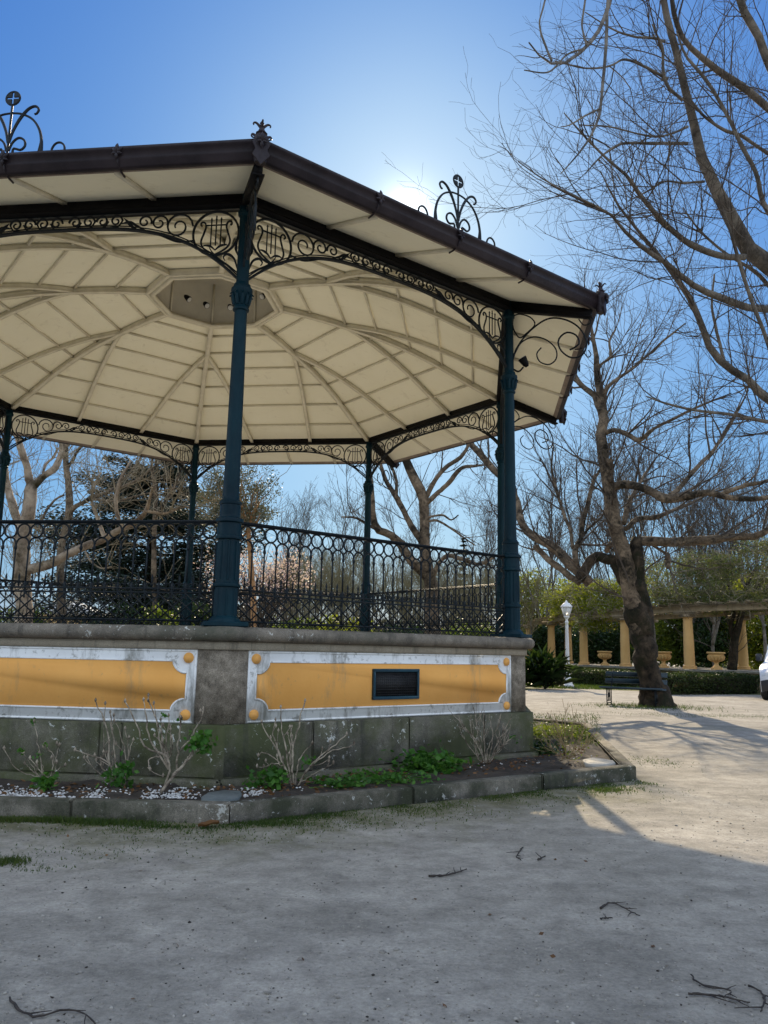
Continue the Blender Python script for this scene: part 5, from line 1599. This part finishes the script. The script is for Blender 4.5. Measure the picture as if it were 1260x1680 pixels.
# ------------------------------------------------------------------ conifers, evergreens, blossom
def conifer(label, base, h, rad, seed, layers, n, size, z0=.8, group=None):
    r = np.random.default_rng(seed)
    root = tree_thing('conifer', label, base, group)
    mb = MB()
    tr = smooth_path([base, base + V3(.1, 0, h * .5), base + V3(0, .1, h)], KL)
    mb.tube(tr, np.linspace(h * .028, .02, KL), 10)
    lf_ = MB()
    C, Nn, P = [], [], []
    for i in range(layers):
        z = z0 + (h - z0) * (i + r.uniform(-.3, .3)) / layers
        rr = rad * (1 - min(1, max(0, (z - z0) / (h - z0))) ** 1.4) * r.uniform(.7, 1.15) + .2
        nb = int(r.integers(4, 8))
        for b_ in range(nb):
            a = r.uniform(0, 2 * PI)
            L = rr * r.uniform(.6, 1.1)
            d = V3(math.cos(a), math.sin(a), 0)
            e = base + V3(0, 0, z) + d * L + V3(0, 0, r.uniform(-.05, .18) * L)
            m_ = base + V3(0, 0, z) + d * L * .5 + V3(0, 0, .06 * L)
            q = smooth_path([base + V3(0, 0, z), m_, e], 8)
            P.append(q)
            k = max(8, int(n * L / rad))
            t = r.uniform(.25, 1.02, k)
            pos = np.stack([np.interp(t * 7, np.arange(8), q[:, c]) for c in range(3)], -1)
            sd = V3(-math.sin(a), math.cos(a), 0)
            pos += sd * (r.normal(0, .20, (k, 1)) * L * .8) + np.array([0, 0, 1]) * r.normal(0, .05, (k, 1)) * L
            C.append(pos)
    P = np.array(P)
    mb.tubes(P, np.linspace(.04, .008, 8)[None].repeat(len(P), 0), 5)
    mb.build('trunk', M['plane_dark'], root, smooth=True, off=base)
    leaves(lf_, np.vstack(C), size, r, .75, 2.6)
    lf_.build('crown', M['needle'], root, off=base)
    return root
def ground_at(px, Y):
    p = W(px, 1072, Y); p[2] = 0; return p
conifer('broad dark cedar with layered boughs behind the left columns', ground_at(232, 33), 11.8, 5.6, 31, 32, 1300, .18, .4)
conifer('small pointed spruce far off beyond the railing', ground_at(760, 70), 11.6, 1.3, 32, 22, 70, .26, 4.0)

def leafy_tree(name, label, base, h, crown_c, crown_r, seed, nclump, nleaf, size, mat, group=None, trunk=None, tw=.12, bark='plane_dark', flat=.25, twigs=None, cat='tree', clump=(.28, .45)):
    r = np.random.default_rng(seed)
    root = tree_thing(name, label, base, group, cat)
    crown_c = np.asarray(crown_c, float); crown_r = np.asarray(crown_r, float)
    u = nrm(r.normal(size=(nclump, 3))); d = r.uniform(.15, 1, (nclump, 1)) ** .5
    cs = crown_c + u * d * crown_r * .85
    rad = np.stack([r.uniform(*clump, nclump)] * 3, -1) * crown_r.mean() * r.uniform(.7, 1.3, (nclump, 3)) * [1, 1, .75]
    mb = MB()
    fork = base + (crown_c - base) * .45
    fork[2] = max(.15, min(fork[2], crown_c[2] - crown_r[2] * .3))
    tr = smooth_path([base, base * .5 + fork * .5 + r.normal(0, .03 * h, 3) * [1, 1, 0], fork], 12) if trunk is None else trunk
    mb.tube(tr, np.linspace(tw, tw * .6, len(tr)), 8)
    P = np.array([smooth_path([tr[-1], tr[-1] * .5 + c * .5 + r.normal(0, .05 * h, 3) * .5, c], 8) for c in cs])
    mb.tubes(P, np.linspace(tw * .4, .008, 8)[None].repeat(len(P), 0), 5)
    mb.build('trunk' if cat == 'tree' else 'stem', M[bark], root, smooth=True, off=base)
    lf_ = MB()
    leaf_clumps(lf_, cs, rad, nleaf, size, r, .3, flat)
    lf_.build('crown' if cat == 'tree' else 'foliage', M[mat], root, off=base)
    if twigs:
        tb = MB(); n_, nr_ = grow(r, P, np.full(P.shape[:2], .02), **lv(3.5, 1.0, .010, .006, 5, up=.2, wander=.2)); tb.tubes(n_, nr_, 4, False)
        tb.build('twig', M[twigs], root, off=base)
    return root

# grey green olive with an orange trunk, just right of the front column
bO = ground_at(415, 22)
trk = np.array([W(x, y, 22) for x, y in ((418, 1080), (416, 1000), (412, 930), (409, 890), (407, 862))]); trk[0, 2] = 0
leafy_tree('leafy_tree', 'grey olive leafed tree with an orange trunk behind the front column', bO, 5, W(388, 818, 22), (1.25, 1.1, 1.25), 41, 46, 260, .06, 'leaf_olive', None, smooth_path(trk, 14), .10, 'orange_bark', .1, 'twigs_pale')
# pink magnolia
bMg = ground_at(425, 25)
r = np.random.default_rng(42)
leafy_tree('magnolia_tree', 'small magnolia covered in pink blossom behind the railing', bMg, 4, W(425, 945, 25), (2.0, 1.3, 1.15), 42, 50, 75, .07, 'blossom', None, None, .06, 'grey_bark', .1, 'twigs')

# shrubs on the lawn seen through the lattice of the railing
BU = [(30, 27, 2.6, 1.6, 'leaf_mid', 'rounded mid green bush at the far left behind the railing'),
      (175, 24, 2.5, 1.5, 'leaf_dark', 'dark bush below the mossy bough behind the railing'),
      (255, 23, 2.4, 1.3, 'leaf_mid', 'light flecked bush in front of the dark cedar'),
      (330, 26, 2.8, 1.4, 'leaf_dark', 'dark bush beside the back left column'),
      (470, 29, 2.5, 1.7, 'leaf_mid', 'green bush below the pink magnolia'),
      (560, 30, 2.6, 1.8, 'leaf_yellow', 'yellow green bush left of the middle back column'),
      (660, 31, 2.4, 1.8, 'leaf_dark', 'dark bush at the foot of the mottled tree'),
      (775, 30, 2.4, 1.8, 'leaf_mid', 'green bush behind the right hand railing')]
for i, (px, Y, h, w_, mt_, lab) in enumerate(BU):
    b_ = ground_at(px, Y)
    leafy_tree('bush', lab, b_, h, b_ + V3(0, 0, h * .52), (w_, w_ * .8, h * .5), 50 + i, 34, 200, .12, mt_, None, None, .05, 'plane_dark', .2, None, 'bush')

# evergreens closing the view behind the pergola
EV = [(880, 60, 7.6, 3.2, 'leaf_yellow', 'bright yellow green tree left of the bench tree behind the pergola'),
      (935, 66, 7.0, 3.2, 'leaf_mid', 'mid green tree beyond the white lamp post and pergola'),
      (985, 56, 3.9, 2.6, 'leaf_dark', 'dark evergreen tree in the shade behind the yellow urn left of the bench tree'),
      (905, 54, 3.4, 2.3, 'leaf_dark', 'dark evergreen tree behind the lamp post'),
      (1045, 58, 4.2, 2.6, 'leaf_dark', 'dark evergreen tree directly behind the leaning plane trunk'),
      (1110, 52, 5.8, 2.6, 'leaf_mid', 'sun flecked green tree left of the nearest ochre column'),
      (1165, 50, 5.2, 2.4, 'leaf_dark', 'dark green tree behind the urn right of the bench tree'),
      (1245, 50, 6.4, 2.8, 'leaf_yellow', 'yellow green tree behind the pergola at the right edge'),
      (1205, 60, 7.8, 3.2, 'leaf_mid', 'mid green tree above the right end of the pergola'),
      (1330, 48, 6.0, 3.0, 'leaf_mid', 'green tree off the right end of the pergola')]
for i, (px, Y, h, w_, mt_, lab) in enumerate(EV):
    b_ = ground_at(px, Y)
    leafy_tree('evergreen_tree', lab, b_, h, b_ + V3(0, 0, h * .55), (w_, w_ * .8, h * .5), 70 + i, 46, 260, .19, mt_, None, None, .12, 'plane_dark', .2, None, 'tree')

# far-off wood
wd_ = MB(); r = np.random.default_rng(90)
cs = np.array([V3(r.uniform(-75, 75), r.uniform(88, 125), r.uniform(.5, 4.2)) for _ in range(260)])
leaf_clumps(wd_, cs, np.array([[r.uniform(2, 3.6), r.uniform(2, 3), r.uniform(1.2, 2.2)] for _ in range(260)]), 90, .75, r, .2, .2)
tag(wd_.build('woodland', M['leaf_olive']), 'far wood of mixed dull green growth closing the park behind everything', 'woodland', kind='stuff')

# ------------------------------------------------------------------ pergola with urns, vine, hedges
PZ, PT = .80, 3.02
NEAR = [(1300, 31.5), (1131, 35.0), (1026, 39.5), (958, 44.0), (905, 48.0)]
FARC = [(1380, 34.0), (1219, 37.0), (1135, 42.0), (933, 50.0), (868, 54.0)]
def flat_at(px, Y):
    p = W(px, 1080, Y); p[2] = 0; return p
NP = [flat_at(*a) for a in NEAR]; FP = [flat_at(*a) for a in FARC]
FP[2] = (FP[1] + FP[3]) / 2 + V3(.3, 0, 0)
pb0 = NP[1].copy()
PG = empty('pergola', tuple(pb0))
tag(PG, 'long pergola of ochre columns carrying stone beams on a low base wall', 'pergola')
mb = MB()
def run(mb, pts, w, z0, z1, ext=.4):
    for a_, b_ in zip(pts[:-1], pts[1:]):
        d = b_ - a_; L = np.linalg.norm(d); d = d / L
        mb.box(((a_ + b_) / 2)[0:2].tolist() + [(z0 + z1) / 2], (L + .01, w, z1 - z0), math.atan2(d[1], d[0]), .02)
run(mb, NP, .95, -.1, PZ - .09)
run(mb, FP, .95, -.1, PZ - .093)
mb.build('base_wall', M['beam_st'], PG, off=pb0)
mb = MB(); run(mb, NP, 1.05, PZ - .09, PZ); run(mb, FP, 1.05, PZ - .093, PZ - .003)
mb.build('base_coping', M['slab_pale'], PG, off=pb0)
def pcol():
    b = MB()
    b.lathe([(.30, 0), (.30, .06), (.27, .07), (.285, .10), (.28, .13), (.225, .15), (.225, .5), (.215, 1.2), (.19, 2.08), (.205, 2.09), (.205, 2.12), (.19, 2.13), (.20, 2.17), (.26, 2.20)], 18)
    return b
c0 = pcol().build('column', M['column_y'], PG, smooth=True, angle=35, loc=tuple(NP[0] + V3(0, 0, PZ) - pb0))
caps = MB()
caps.box((0, 0, 2.25), (.60, .60, .10), 0, .015)
caps.box((0, 0, 2.37), (.46, 1.15, .14), .6, .03)
k0 = caps.build('capital', M['beam_st'], c0)
for p in NP[1:] + FP:
    twin(c0, PG, tuple(p + V3(0, 0, PZ) - pb0))
mb = MB(); run(mb, NP, .30, PZ + 2.44, PZ + 2.70); run(mb, FP, .30, PZ + 2.437, PZ + 2.697)
mb.build('beam', M['beam_st'], PG, off=pb0)
for i in range(4):
    for t in np.linspace(0, 1, 6, endpoint=False):
        mb = MB()
        a_ = NP[i] * (1 - t) + NP[i + 1] * t; b_ = FP[i] * (1 - t) + FP[i + 1] * t
        d = nrm(b_ - a_)
        a2, b2 = a_ - d * .5, b_ + d * .4
        L = np.linalg.norm(b2 - a2)
        mb.box(((a2 + b2) / 2)[:2].tolist() + [PZ + 2.76], (L, .10, .11), math.atan2(d[1], d[0]), .01)
        mb.build('cross_beam', M['beam_st'], PG, off=pb0)

# climbing vine over the beams
def vine(label, centers, radii, n, size, mat, seed, twg):
    r = np.random.default_rng(seed)
    base = np.asarray(centers[0]).copy()
    root = empty('climbing_plant', tuple(base)); tag(root, label, 'climbing plant')
    mb = MB(); leaf_clumps(mb, centers, radii, n, size, r, .1, .1, 1.9)
    mb.build('foliage', M[mat], root, off=base)
    P = []
    for c, rd in zip(centers, radii):
        for _ in range(12):
            p = c + r.normal(0, .5, 3) * rd
            q = p + r.normal(0, .6, 3) * rd + [0, 0, r.uniform(-.2, .6) * rd[2]]
            P.append(smooth_path([p, (p + q) / 2 + r.normal(0, .15, 3), q], 6))
    P = np.array(P)
    tb = MB(); tb.tubes(P, np.linspace(.014, .006, 6)[None].repeat(len(P), 0), 4, False)
    tb.build('stem', M[twg], root, off=base)
    return root
def along(pts, s):
    k = min(int(s), len(pts) - 2); u = s - k
    return pts[k] * (1 - u) + pts[k + 1] * u
r = np.random.default_rng(77)
cs = [along(NP, r.uniform(0.0, 1.55)) + V3(r.uniform(-.3, 2.6), r.uniform(-.3, .8), PZ + 2.75 + 2.3 * r.uniform(0, 1) ** 1.4) for _ in range(90)]
vine('tangled grey green vine heaped on the pergola right of the leaning trunk', np.array(cs), np.array([[r.uniform(.5, 1.0), r.uniform(.5, .9), r.uniform(.3, .6)] for _ in cs]), 330, .095, 'vine', 78, 'twigs_pale')
cs = [along(NP, r.uniform(2.0, 4.0)) + V3(r.uniform(-.4, 1.2), r.uniform(-.3, .8), PZ + 2.7 + r.uniform(0, 1.6)) for _ in range(64)]
cs += [along(NP, 2.75) + V3(r.uniform(-.9, .9), -.2, PZ + 2.2 + r.uniform(-.15, .5)) for _ in range(8)]
vine('yellow green vine hanging over the pergola between lamp post and leaning trunk', np.array(cs), np.array([[r.uniform(.5, 1.0), r.uniform(.4, .8), r.uniform(.3, .55)] for _ in cs]), 260, .11, 'leaf_yellow', 79, 'twigs_pale')
# dark slanting trunk at the near end of the pergola
bq = flat_at(1201, 36.2); bq[2] = PZ - .05
root = tree_thing('bare_tree', 'short dark forked trunk rising against the pergola beside the right ochre column', bq)
mb = MB()
P, R = bundle([limb([(1201, 1099), (1203, 1070), (1206, 1045), (1214, 1022), (1219, 1000), (1224, 965), (1240, 930)], 36.2, 36.0, [17, 14, 13, 11, 10, 7, 4]),
               limb([(1204, 1052), (1199, 1025), (1204, 1005), (1200, 975), (1190, 940)], 36.2, 36.4, [8, 7, 7, 5, 3]), limb([(1216, 1015), (1230, 985), (1252, 950), (1262, 920)], 36.1, 35.6, [6, 5, 4, 3])])
mb.tubes(P, R, 8); mb.build('trunk', M['plane_dark'], root, smooth=True, off=bq)
n_, nr_ = grow(np.random.default_rng(5), P, R, **lv(3, 1.4, .02, .008, 6)); n2_, nr2_ = grow(np.random.default_rng(6), n_, nr_, **lv(3, .7, .01, .007, 4))
mb = MB(); mb.tubes(n_, nr_, 5, False); mb.tubes(n2_, nr2_, 4, False); mb.build('crown', M['twigs'], root, off=bq)

def urn_mesh():
    b = MB()
    b.box((0, 0, .05), (.36, .36, .10), 0, .01)
    b.lathe([(.15, .10), (.16, .13), (.10, .17), (.075, .24), (.09, .30), (.16, .34), (.27, .42), (.33, .52), (.34, .58), (.30, .60), (.30, .64), (.36, .66), (.38, .70), (.35, .73), (.28, .71), (.25, .60)], 20)
    for i in range(14):
        t = i / 14 * 2 * PI; d = V3(math.sin(t), -math.cos(t), 0)
        b.tube(smooth_path([d * .16 + V3(0, 0, .35), d * .285 + V3(0, 0, .43), d * .345 + V3(0, 0, .55)], 6), [.02, .035, .04, .04, .03, .015], 6)
    return b
UR = [(1175, 36.0, 'ochre stone urn on the pergola base between the two nearest columns'), (992, 42.5, 'ochre stone urn on the pergola base left of the leaning trunk'), (1088, 37.8, 'ochre stone urn half hidden by the leaning trunk')]
u0 = None
for px, Y, lab in UR:
    p = flat_at(px, Y); p[2] = PZ
    # set down on the coping of the near row
    best = min((np.linalg.norm(along(NP, s)[:2] - p[:2]), s) for s in np.linspace(0, 3.99, 400))[1]
    q = along(NP, best); t_ = ray(px, 1080); 
    s_best = min(np.linspace(0, 3.99, 800), key=lambda s: abs(along(NP, s)[0] * t_[1] - along(NP, s)[1] * t_[0]))
    q = along(NP, s_best); q[2] = PZ
    if u0 is None:
        u0 = urn_mesh().build('garden_urn', M['column_y'], None, smooth=True, angle=40, loc=tuple(q)); o = u0
    else: o = twin(u0, None, tuple(q))
    tag(o, lab, 'urn', 'urns on the pergola base')

def hedge(label, p, q, w, h, seed, n, size=.055):
    r = np.random.default_rng(seed)
    d = q - p; L = np.linalg.norm(d); d = d / L; s_ = V3(-d[1], d[0], 0)
    root = empty('hedge', tuple(p)); tag(root, label, 'hedge')
    core = MB()
    core.box(tuple((p + q) / 2 + V3(0, 0, h * .46)), (L - .12, w - .14, h * .86), math.atan2(d[1], d[0]), .06)
    core.build('stem', M['plane_dark'], root, off=p)
    k = r.integers(0, 4, n)
    u, v = r.uniform(0, 1, n), r.uniform(0, 1, n)
    wob = .035 * np.sin(u * L * 3.1 + seed) + .03 * np.sin(u * L * 7.3)
    pos = p + d * (u * L)[:, None]
    off = np.where(k == 0, -w / 2, np.where(k == 1, w / 2, (v - .5) * w)); z = np.where(k <= 1, v * h, h)
    pos = pos + s_ * off[:, None]; pos[:, 2] = z + np.where(k >= 2, wob, 0)
    e = r.uniform(0, 1, n) < .08
    pos[e] = np.where(r.uniform(0, 1, (e.sum(), 1)) < .5, p, q) + s_ * ((v[e] - .5) * w)[:, None]; pos[e, 2] = r.uniform(0, h, e.sum())
    pos += r.normal(0, .035, (n, 3)); pos[:, 2] = np.maximum(pos[:, 2], .02)
    mb = MB(); leaves(mb, pos, size, r, .2, 1.5)
    mb.build('foliage', M['hedge'], root, off=p)
hedge('low clipped dark hedge between the bench tree and the van', G(1088, 1139), G(1232, 1138) , .9, .66, 11, 15000, .06)
hedge('low rough hedge behind the bench and the lamp post', flat_at(940, 37.0), flat_at(1046, 33.5), 1.1, .62, 12, 12000, .07)
# spiky dark bush by the plinth corner
r = np.random.default_rng(61)
b_ = ground_at(893, 31)
root = empty('bush', tuple(b_)); tag(root, 'dark bush of long pointed leaves left of the white lamp post', 'bush')
mb = MB(); 
for i in range(420):
    a = r.uniform(0, 2 * PI); e = r.uniform(.15, 1.35); L = r.uniform(.5, 1.35)
    o = b_ + V3(r.normal(0, .32), r.normal(0, .25), r.uniform(.05, .9))
    d = V3(math.cos(a) * math.cos(e), math.sin(a) * math.cos(e), math.sin(e))
    s_ = nrm(np.cross(d, V3(0, 0, 1)) + 1e-6); wd = r.uniform(.03, .06)
    p1 = o + d * L * .55; p2 = o + d * L + V3(0, 0, -.22 * L)
    mb.add(np.array([o - s_ * wd * .3, o + s_ * wd * .3, p1 + s_ * wd, p2, p1 - s_ * wd]), np.array([[0, 1, 2, 3, 4]]))
mb.build('foliage', M['leaf_dark'], root, off=b_)
mb = MB()
for i in range(12):
    e_ = b_ + V3(r.normal(0, .3), r.normal(0, .2), r.uniform(.4, .9)); mb.tube(smooth_path([b_, (b_ + e_) / 2 + r.normal(0, .05, 3), e_], 6), .02, 5)
mb.build('stem', M['plane_dark'], root, off=b_)

# ------------------------------------------------------------------ lamp post
lp = G(932, 1128)
root = empty('lamp_post', tuple(lp)); tag(root, 'white cast lamp post with a pointed glass lantern at the path edge', 'lamp post')
b = MB()
b.lathe([(.24, 0), (.24, .10), (.19, .13), (.17, .20), (.19, .24), (.15, .30), (.12, .42), (.10, .46), (.12, .50), (.085, .55), (.075, .9), (.055, 2.55), (.075, 2.58), (.075, 2.62), (.05, 2.66), (.05, 2.72), (.10, 2.78), (.11, 2.80)], 16)
for i in range(8):
    t = i * E8; d = V3(math.sin(t), -math.cos(t), 0)
    b.tube([d * .078 + V3(0, 0, .56), d * .055 + V3(0, 0, 2.5)], .010, 5)
b.build('post', M['lampwhite'], root, smooth=True, angle=40)
b = MB()
b.lathe([(.225, 3.20), (.25, 3.21), (.25, 3.235), (.13, 3.37), (.06, 3.40), (.05, 3.44), (.001, 3.50)], 6)
for i in range(6):
    t = i * PI / 3; d = V3(math.sin(t), -math.cos(t), 0)
    b.tube([d * .10 + V3(0, 0, 2.80), d * .225 + V3(0, 0, 3.21)], .013, 5)
b.lathe([(.11, 2.79), (.125, 2.80), (.125, 2.83), (.11, 2.84)], 6)
ln = b.build('lantern', M['lampwhite'], root)
b = MB(); b.lathe([(.098, 2.84), (.212, 3.20)], 6); b.build('glass', M['milk'], ln)

# ------------------------------------------------------------------ park bench
bp = G(1040, 1157); 
bq_ = empty('park_bench', (0, 0, 0)); tag(bq_, 'dark slatted park bench on iron legs beside the leaning trunk', 'bench')
bl = G(996, 1157); yaw = math.radians(-33)
dx = V3(math.cos(yaw), math.sin(yaw), 0); dy = V3(-dx[1], dx[0], 0)
cen = bl + dx * .62 + dy * .2
bq_.location = tuple(cen); bq_.rotation_euler = (0, 0, yaw)
b = MB()
for i in range(5): b.box((0, -.22 + i * .095, .455 + (.012 if i in (0, 4) else 0) - i * .008), (1.62, .078, .035), 0, .008)
b.build('seat', M['bench'], bq_)
b = MB()
for i, z in enumerate((.62, .80)): b.box((0, .30 + .055 * i, z), (1.62, .028, .125), 0, .008, rx=-.22)
b.build('backrest', M['bench'], bq_)
for sx in (-.62, .62):
    b = MB()
    for pts in ([(-.20, .0), (-.20, .43)], [(.16, .0), (.18, .42), (.26, .55), (.385, .90)], [(-.22, .43), (.20, .41)], [(-.20, .06), (.16, .06)], [(-.20, .12), (.16, .12)], [(-.08, .12), (-.08, .42)], [(.05, .12), (.05, .42)]):
        b.tube([V3(sx, y, z) for y, z in pts], .014, 6)
    b.box((sx, -.015, .26), (.012, .10, .12), 0, .004)
    for y in (-.20, .16): b.box((sx, y, .008), (.05, .09, .016), 0, .004)
    b.build('leg', M['iron'], bq_)

# ------------------------------------------------------------------ van at the right edge
vy = 25.6
vc = flat_at(1241, vy)
V = empty('parked_van', (0, 0, 0)); tag(V, 'white van with black bumper parked beside the hedge at the right edge', 'van')
vrot = math.radians(-40)
_c, _s = math.cos(vrot), math.sin(vrot)
V.location = (vc[0] - (-.93 * _c - .25 * _s), vc[1] - (-.93 * _s + .25 * _c), 0); V.rotation_euler = (0, 0, vrot)
def van_half(y, z):
    """half width of the shell at a height"""
    return .98 - max(0, z - 1.0) ** 1.4 * .17 - max(0, .35 - y) * .38 - max(0, .55 - z) * .08
sec = [(0.02, [(.30, 0), (.62, 0), (.80, 0)]),]
prof = [(.02, .32), (-.02, .50), (.0, .70), (.05, .88), (.16, 1.00), (.55, 1.13), (.95, 1.24), (1.25, 1.50), (1.62, 1.80), (1.95, 1.92), (3.2, 1.97), (4.7, 1.94), (4.95, 1.75), (5.05, 1.0), (5.02, .35)]
b = MB()
xs = np.array([-1, -.94, -.75, -.4, 0, .4, .75, .94, 1])
rows = []
for y, z in prof:
    hw = van_half(y, z)
    rows.append([(x * hw, y + (.22 * abs(x) ** 3 if y < 1.0 else (.05 * abs(x) ** 2)) , z - .06 * abs(x) ** 6) for x in xs])
rows = np.array(rows); nP, nX = rows.shape[:2]
i = (np.arange(nP - 1) * nX)[:, None] + np.arange(nX - 1)[None]
b.add(rows.reshape(-1, 3), np.stack([i, i + 1, i + nX + 1, i + nX], -1).reshape(-1, 4))
for sd in (0, nX - 1):
    edge = rows[:, sd]
    loop = list(range(nP))
    cx_ = 1 if sd else -1
    b.add(edge, (np.array(loop)[::-1] if not sd else np.array(loop))[None])
bd = b.build('body', M['vanwhite'], V, smooth=True, angle=35)
def patch_on(y0, y1, x0, x1, mat, name, lift=.012, n=5, par=None):
    ys = np.linspace(y0, y1, n); pf = np.array(prof)
    # walk along the front profile by parameter
    prm = np.arange(len(prof))
    g = []
    for t in ys:
        y, z = np.interp(t, prm, pf[:, 0]), np.interp(t, prm, pf[:, 1])
        hw = van_half(y, z)
        t2 = min(t + .05, len(prof) - 1); dy_, dz_ = np.interp(t2, prm, pf[:, 0]) - y, np.interp(t2, prm, pf[:, 1]) - z
        nn = nrm(np.array([-dz_, dy_])) if dz_ or dy_ else np.array([-1, 0])
        g.append([(x * hw, y + (.22 * abs(x) ** 3 if y < 1.0 else .05 * x * x) + nn[0] * lift, z - .06 * abs(x) ** 6 + nn[1] * lift) for x in np.linspace(x0, x1, 9)])
    g = np.array(g); i = (np.arange(n - 1) * 9)[:, None] + np.arange(8)[None]
    mb = MB(); mb.add(g.reshape(-1, 3), np.stack([i, i + 1, i + 10, i + 9], -1).reshape(-1, 4))
    return mb.build(name, mat, par or V, smooth=True)
patch_on(6.15, 8.6, -.88, .88, M['glass'], 'windscreen')
patch_on(0, 1.75, -.97, .97, M['vanblack'], 'bumper', .03)
patch_on(2.0, 3.3, -.52, .52, M['vanblack'], 'grille', .014)
for s in (-1, 1):
    patch_on(2.35, 3.75, .60 * s, .93 * s, M['milk'], 'headlight', .014)
    b = MB(); b.box((s * 1.12, 1.25, 1.32), (.20, .12, .24), 0, .03); b.tube([(s * .93, 1.25, 1.22), (s * 1.05, 1.25, 1.24)], .03, 6)
    b.build('wing_mirror', M['vanblack'], V)
    b = MB(); b.prism([(1.35, 1.25), (2.2, 1.25), (2.2, 1.78), (1.78, 1.78)] if s > 0 else [(1.35, 1.25), (1.78, 1.78), (2.2, 1.78), (2.2, 1.25)], .015, (s * .955, 0, 0), (0, 1, 0), (0, 0, 1))
    b.build('side_window', M['glass'], V)
    for y in (.92, 4.1):
        b = MB(); a_ = np.linspace(0, 2 * PI, 25)
        b.tubes(np.array([[(s * .74, y, .33), (s * .76, y, .33), (s * .96, y, .33), (s * .985, y, .33)]]), np.array([[.29, .33, .33, .29]]), 24)
        w_ = b.build('wheel', M['rubber'], V, smooth=True, angle=40)
        b = MB(); b.tubes(np.array([[(s * .98, y, .33), (s * .995, y, .33)]]), np.array([[.20, .18]]), 18); b.build('rim', M['alloy'], w_)

# ------------------------------------------------------------------ small ochre house far left behind the railing
hc = flat_at(112, 42)
H = empty('house', tuple(hc)); tag(H, 'low pale yellow house with a white hipped roof beyond the left railing', 'house')
b = MB(); b.box((0, 0, 1.35), (2.7, 3, 2.7)); 
b.box((0, 0, 2.74), (2.9, 3.2, .10), 0, .02)
b.build('wall', M['column_y'], H)
b = MB(); b.lathe([(2.2, 2.80), (2.2, 2.85), (.2, 3.6)], 4, a0=PI / 4); b.build('roof', M['white'], H)
for x in (-.7, .7):
    b = MB(); b.box((x, -1.52, 1.6), (.8, .06, 1.2), 0, .01); w_ = b.build('window', M['lampwhite'], H)
    b = MB(); b.box((x, -1.552, 1.6), (.66, .01, 1.04)); b.build('pane', M['grille'], w_)
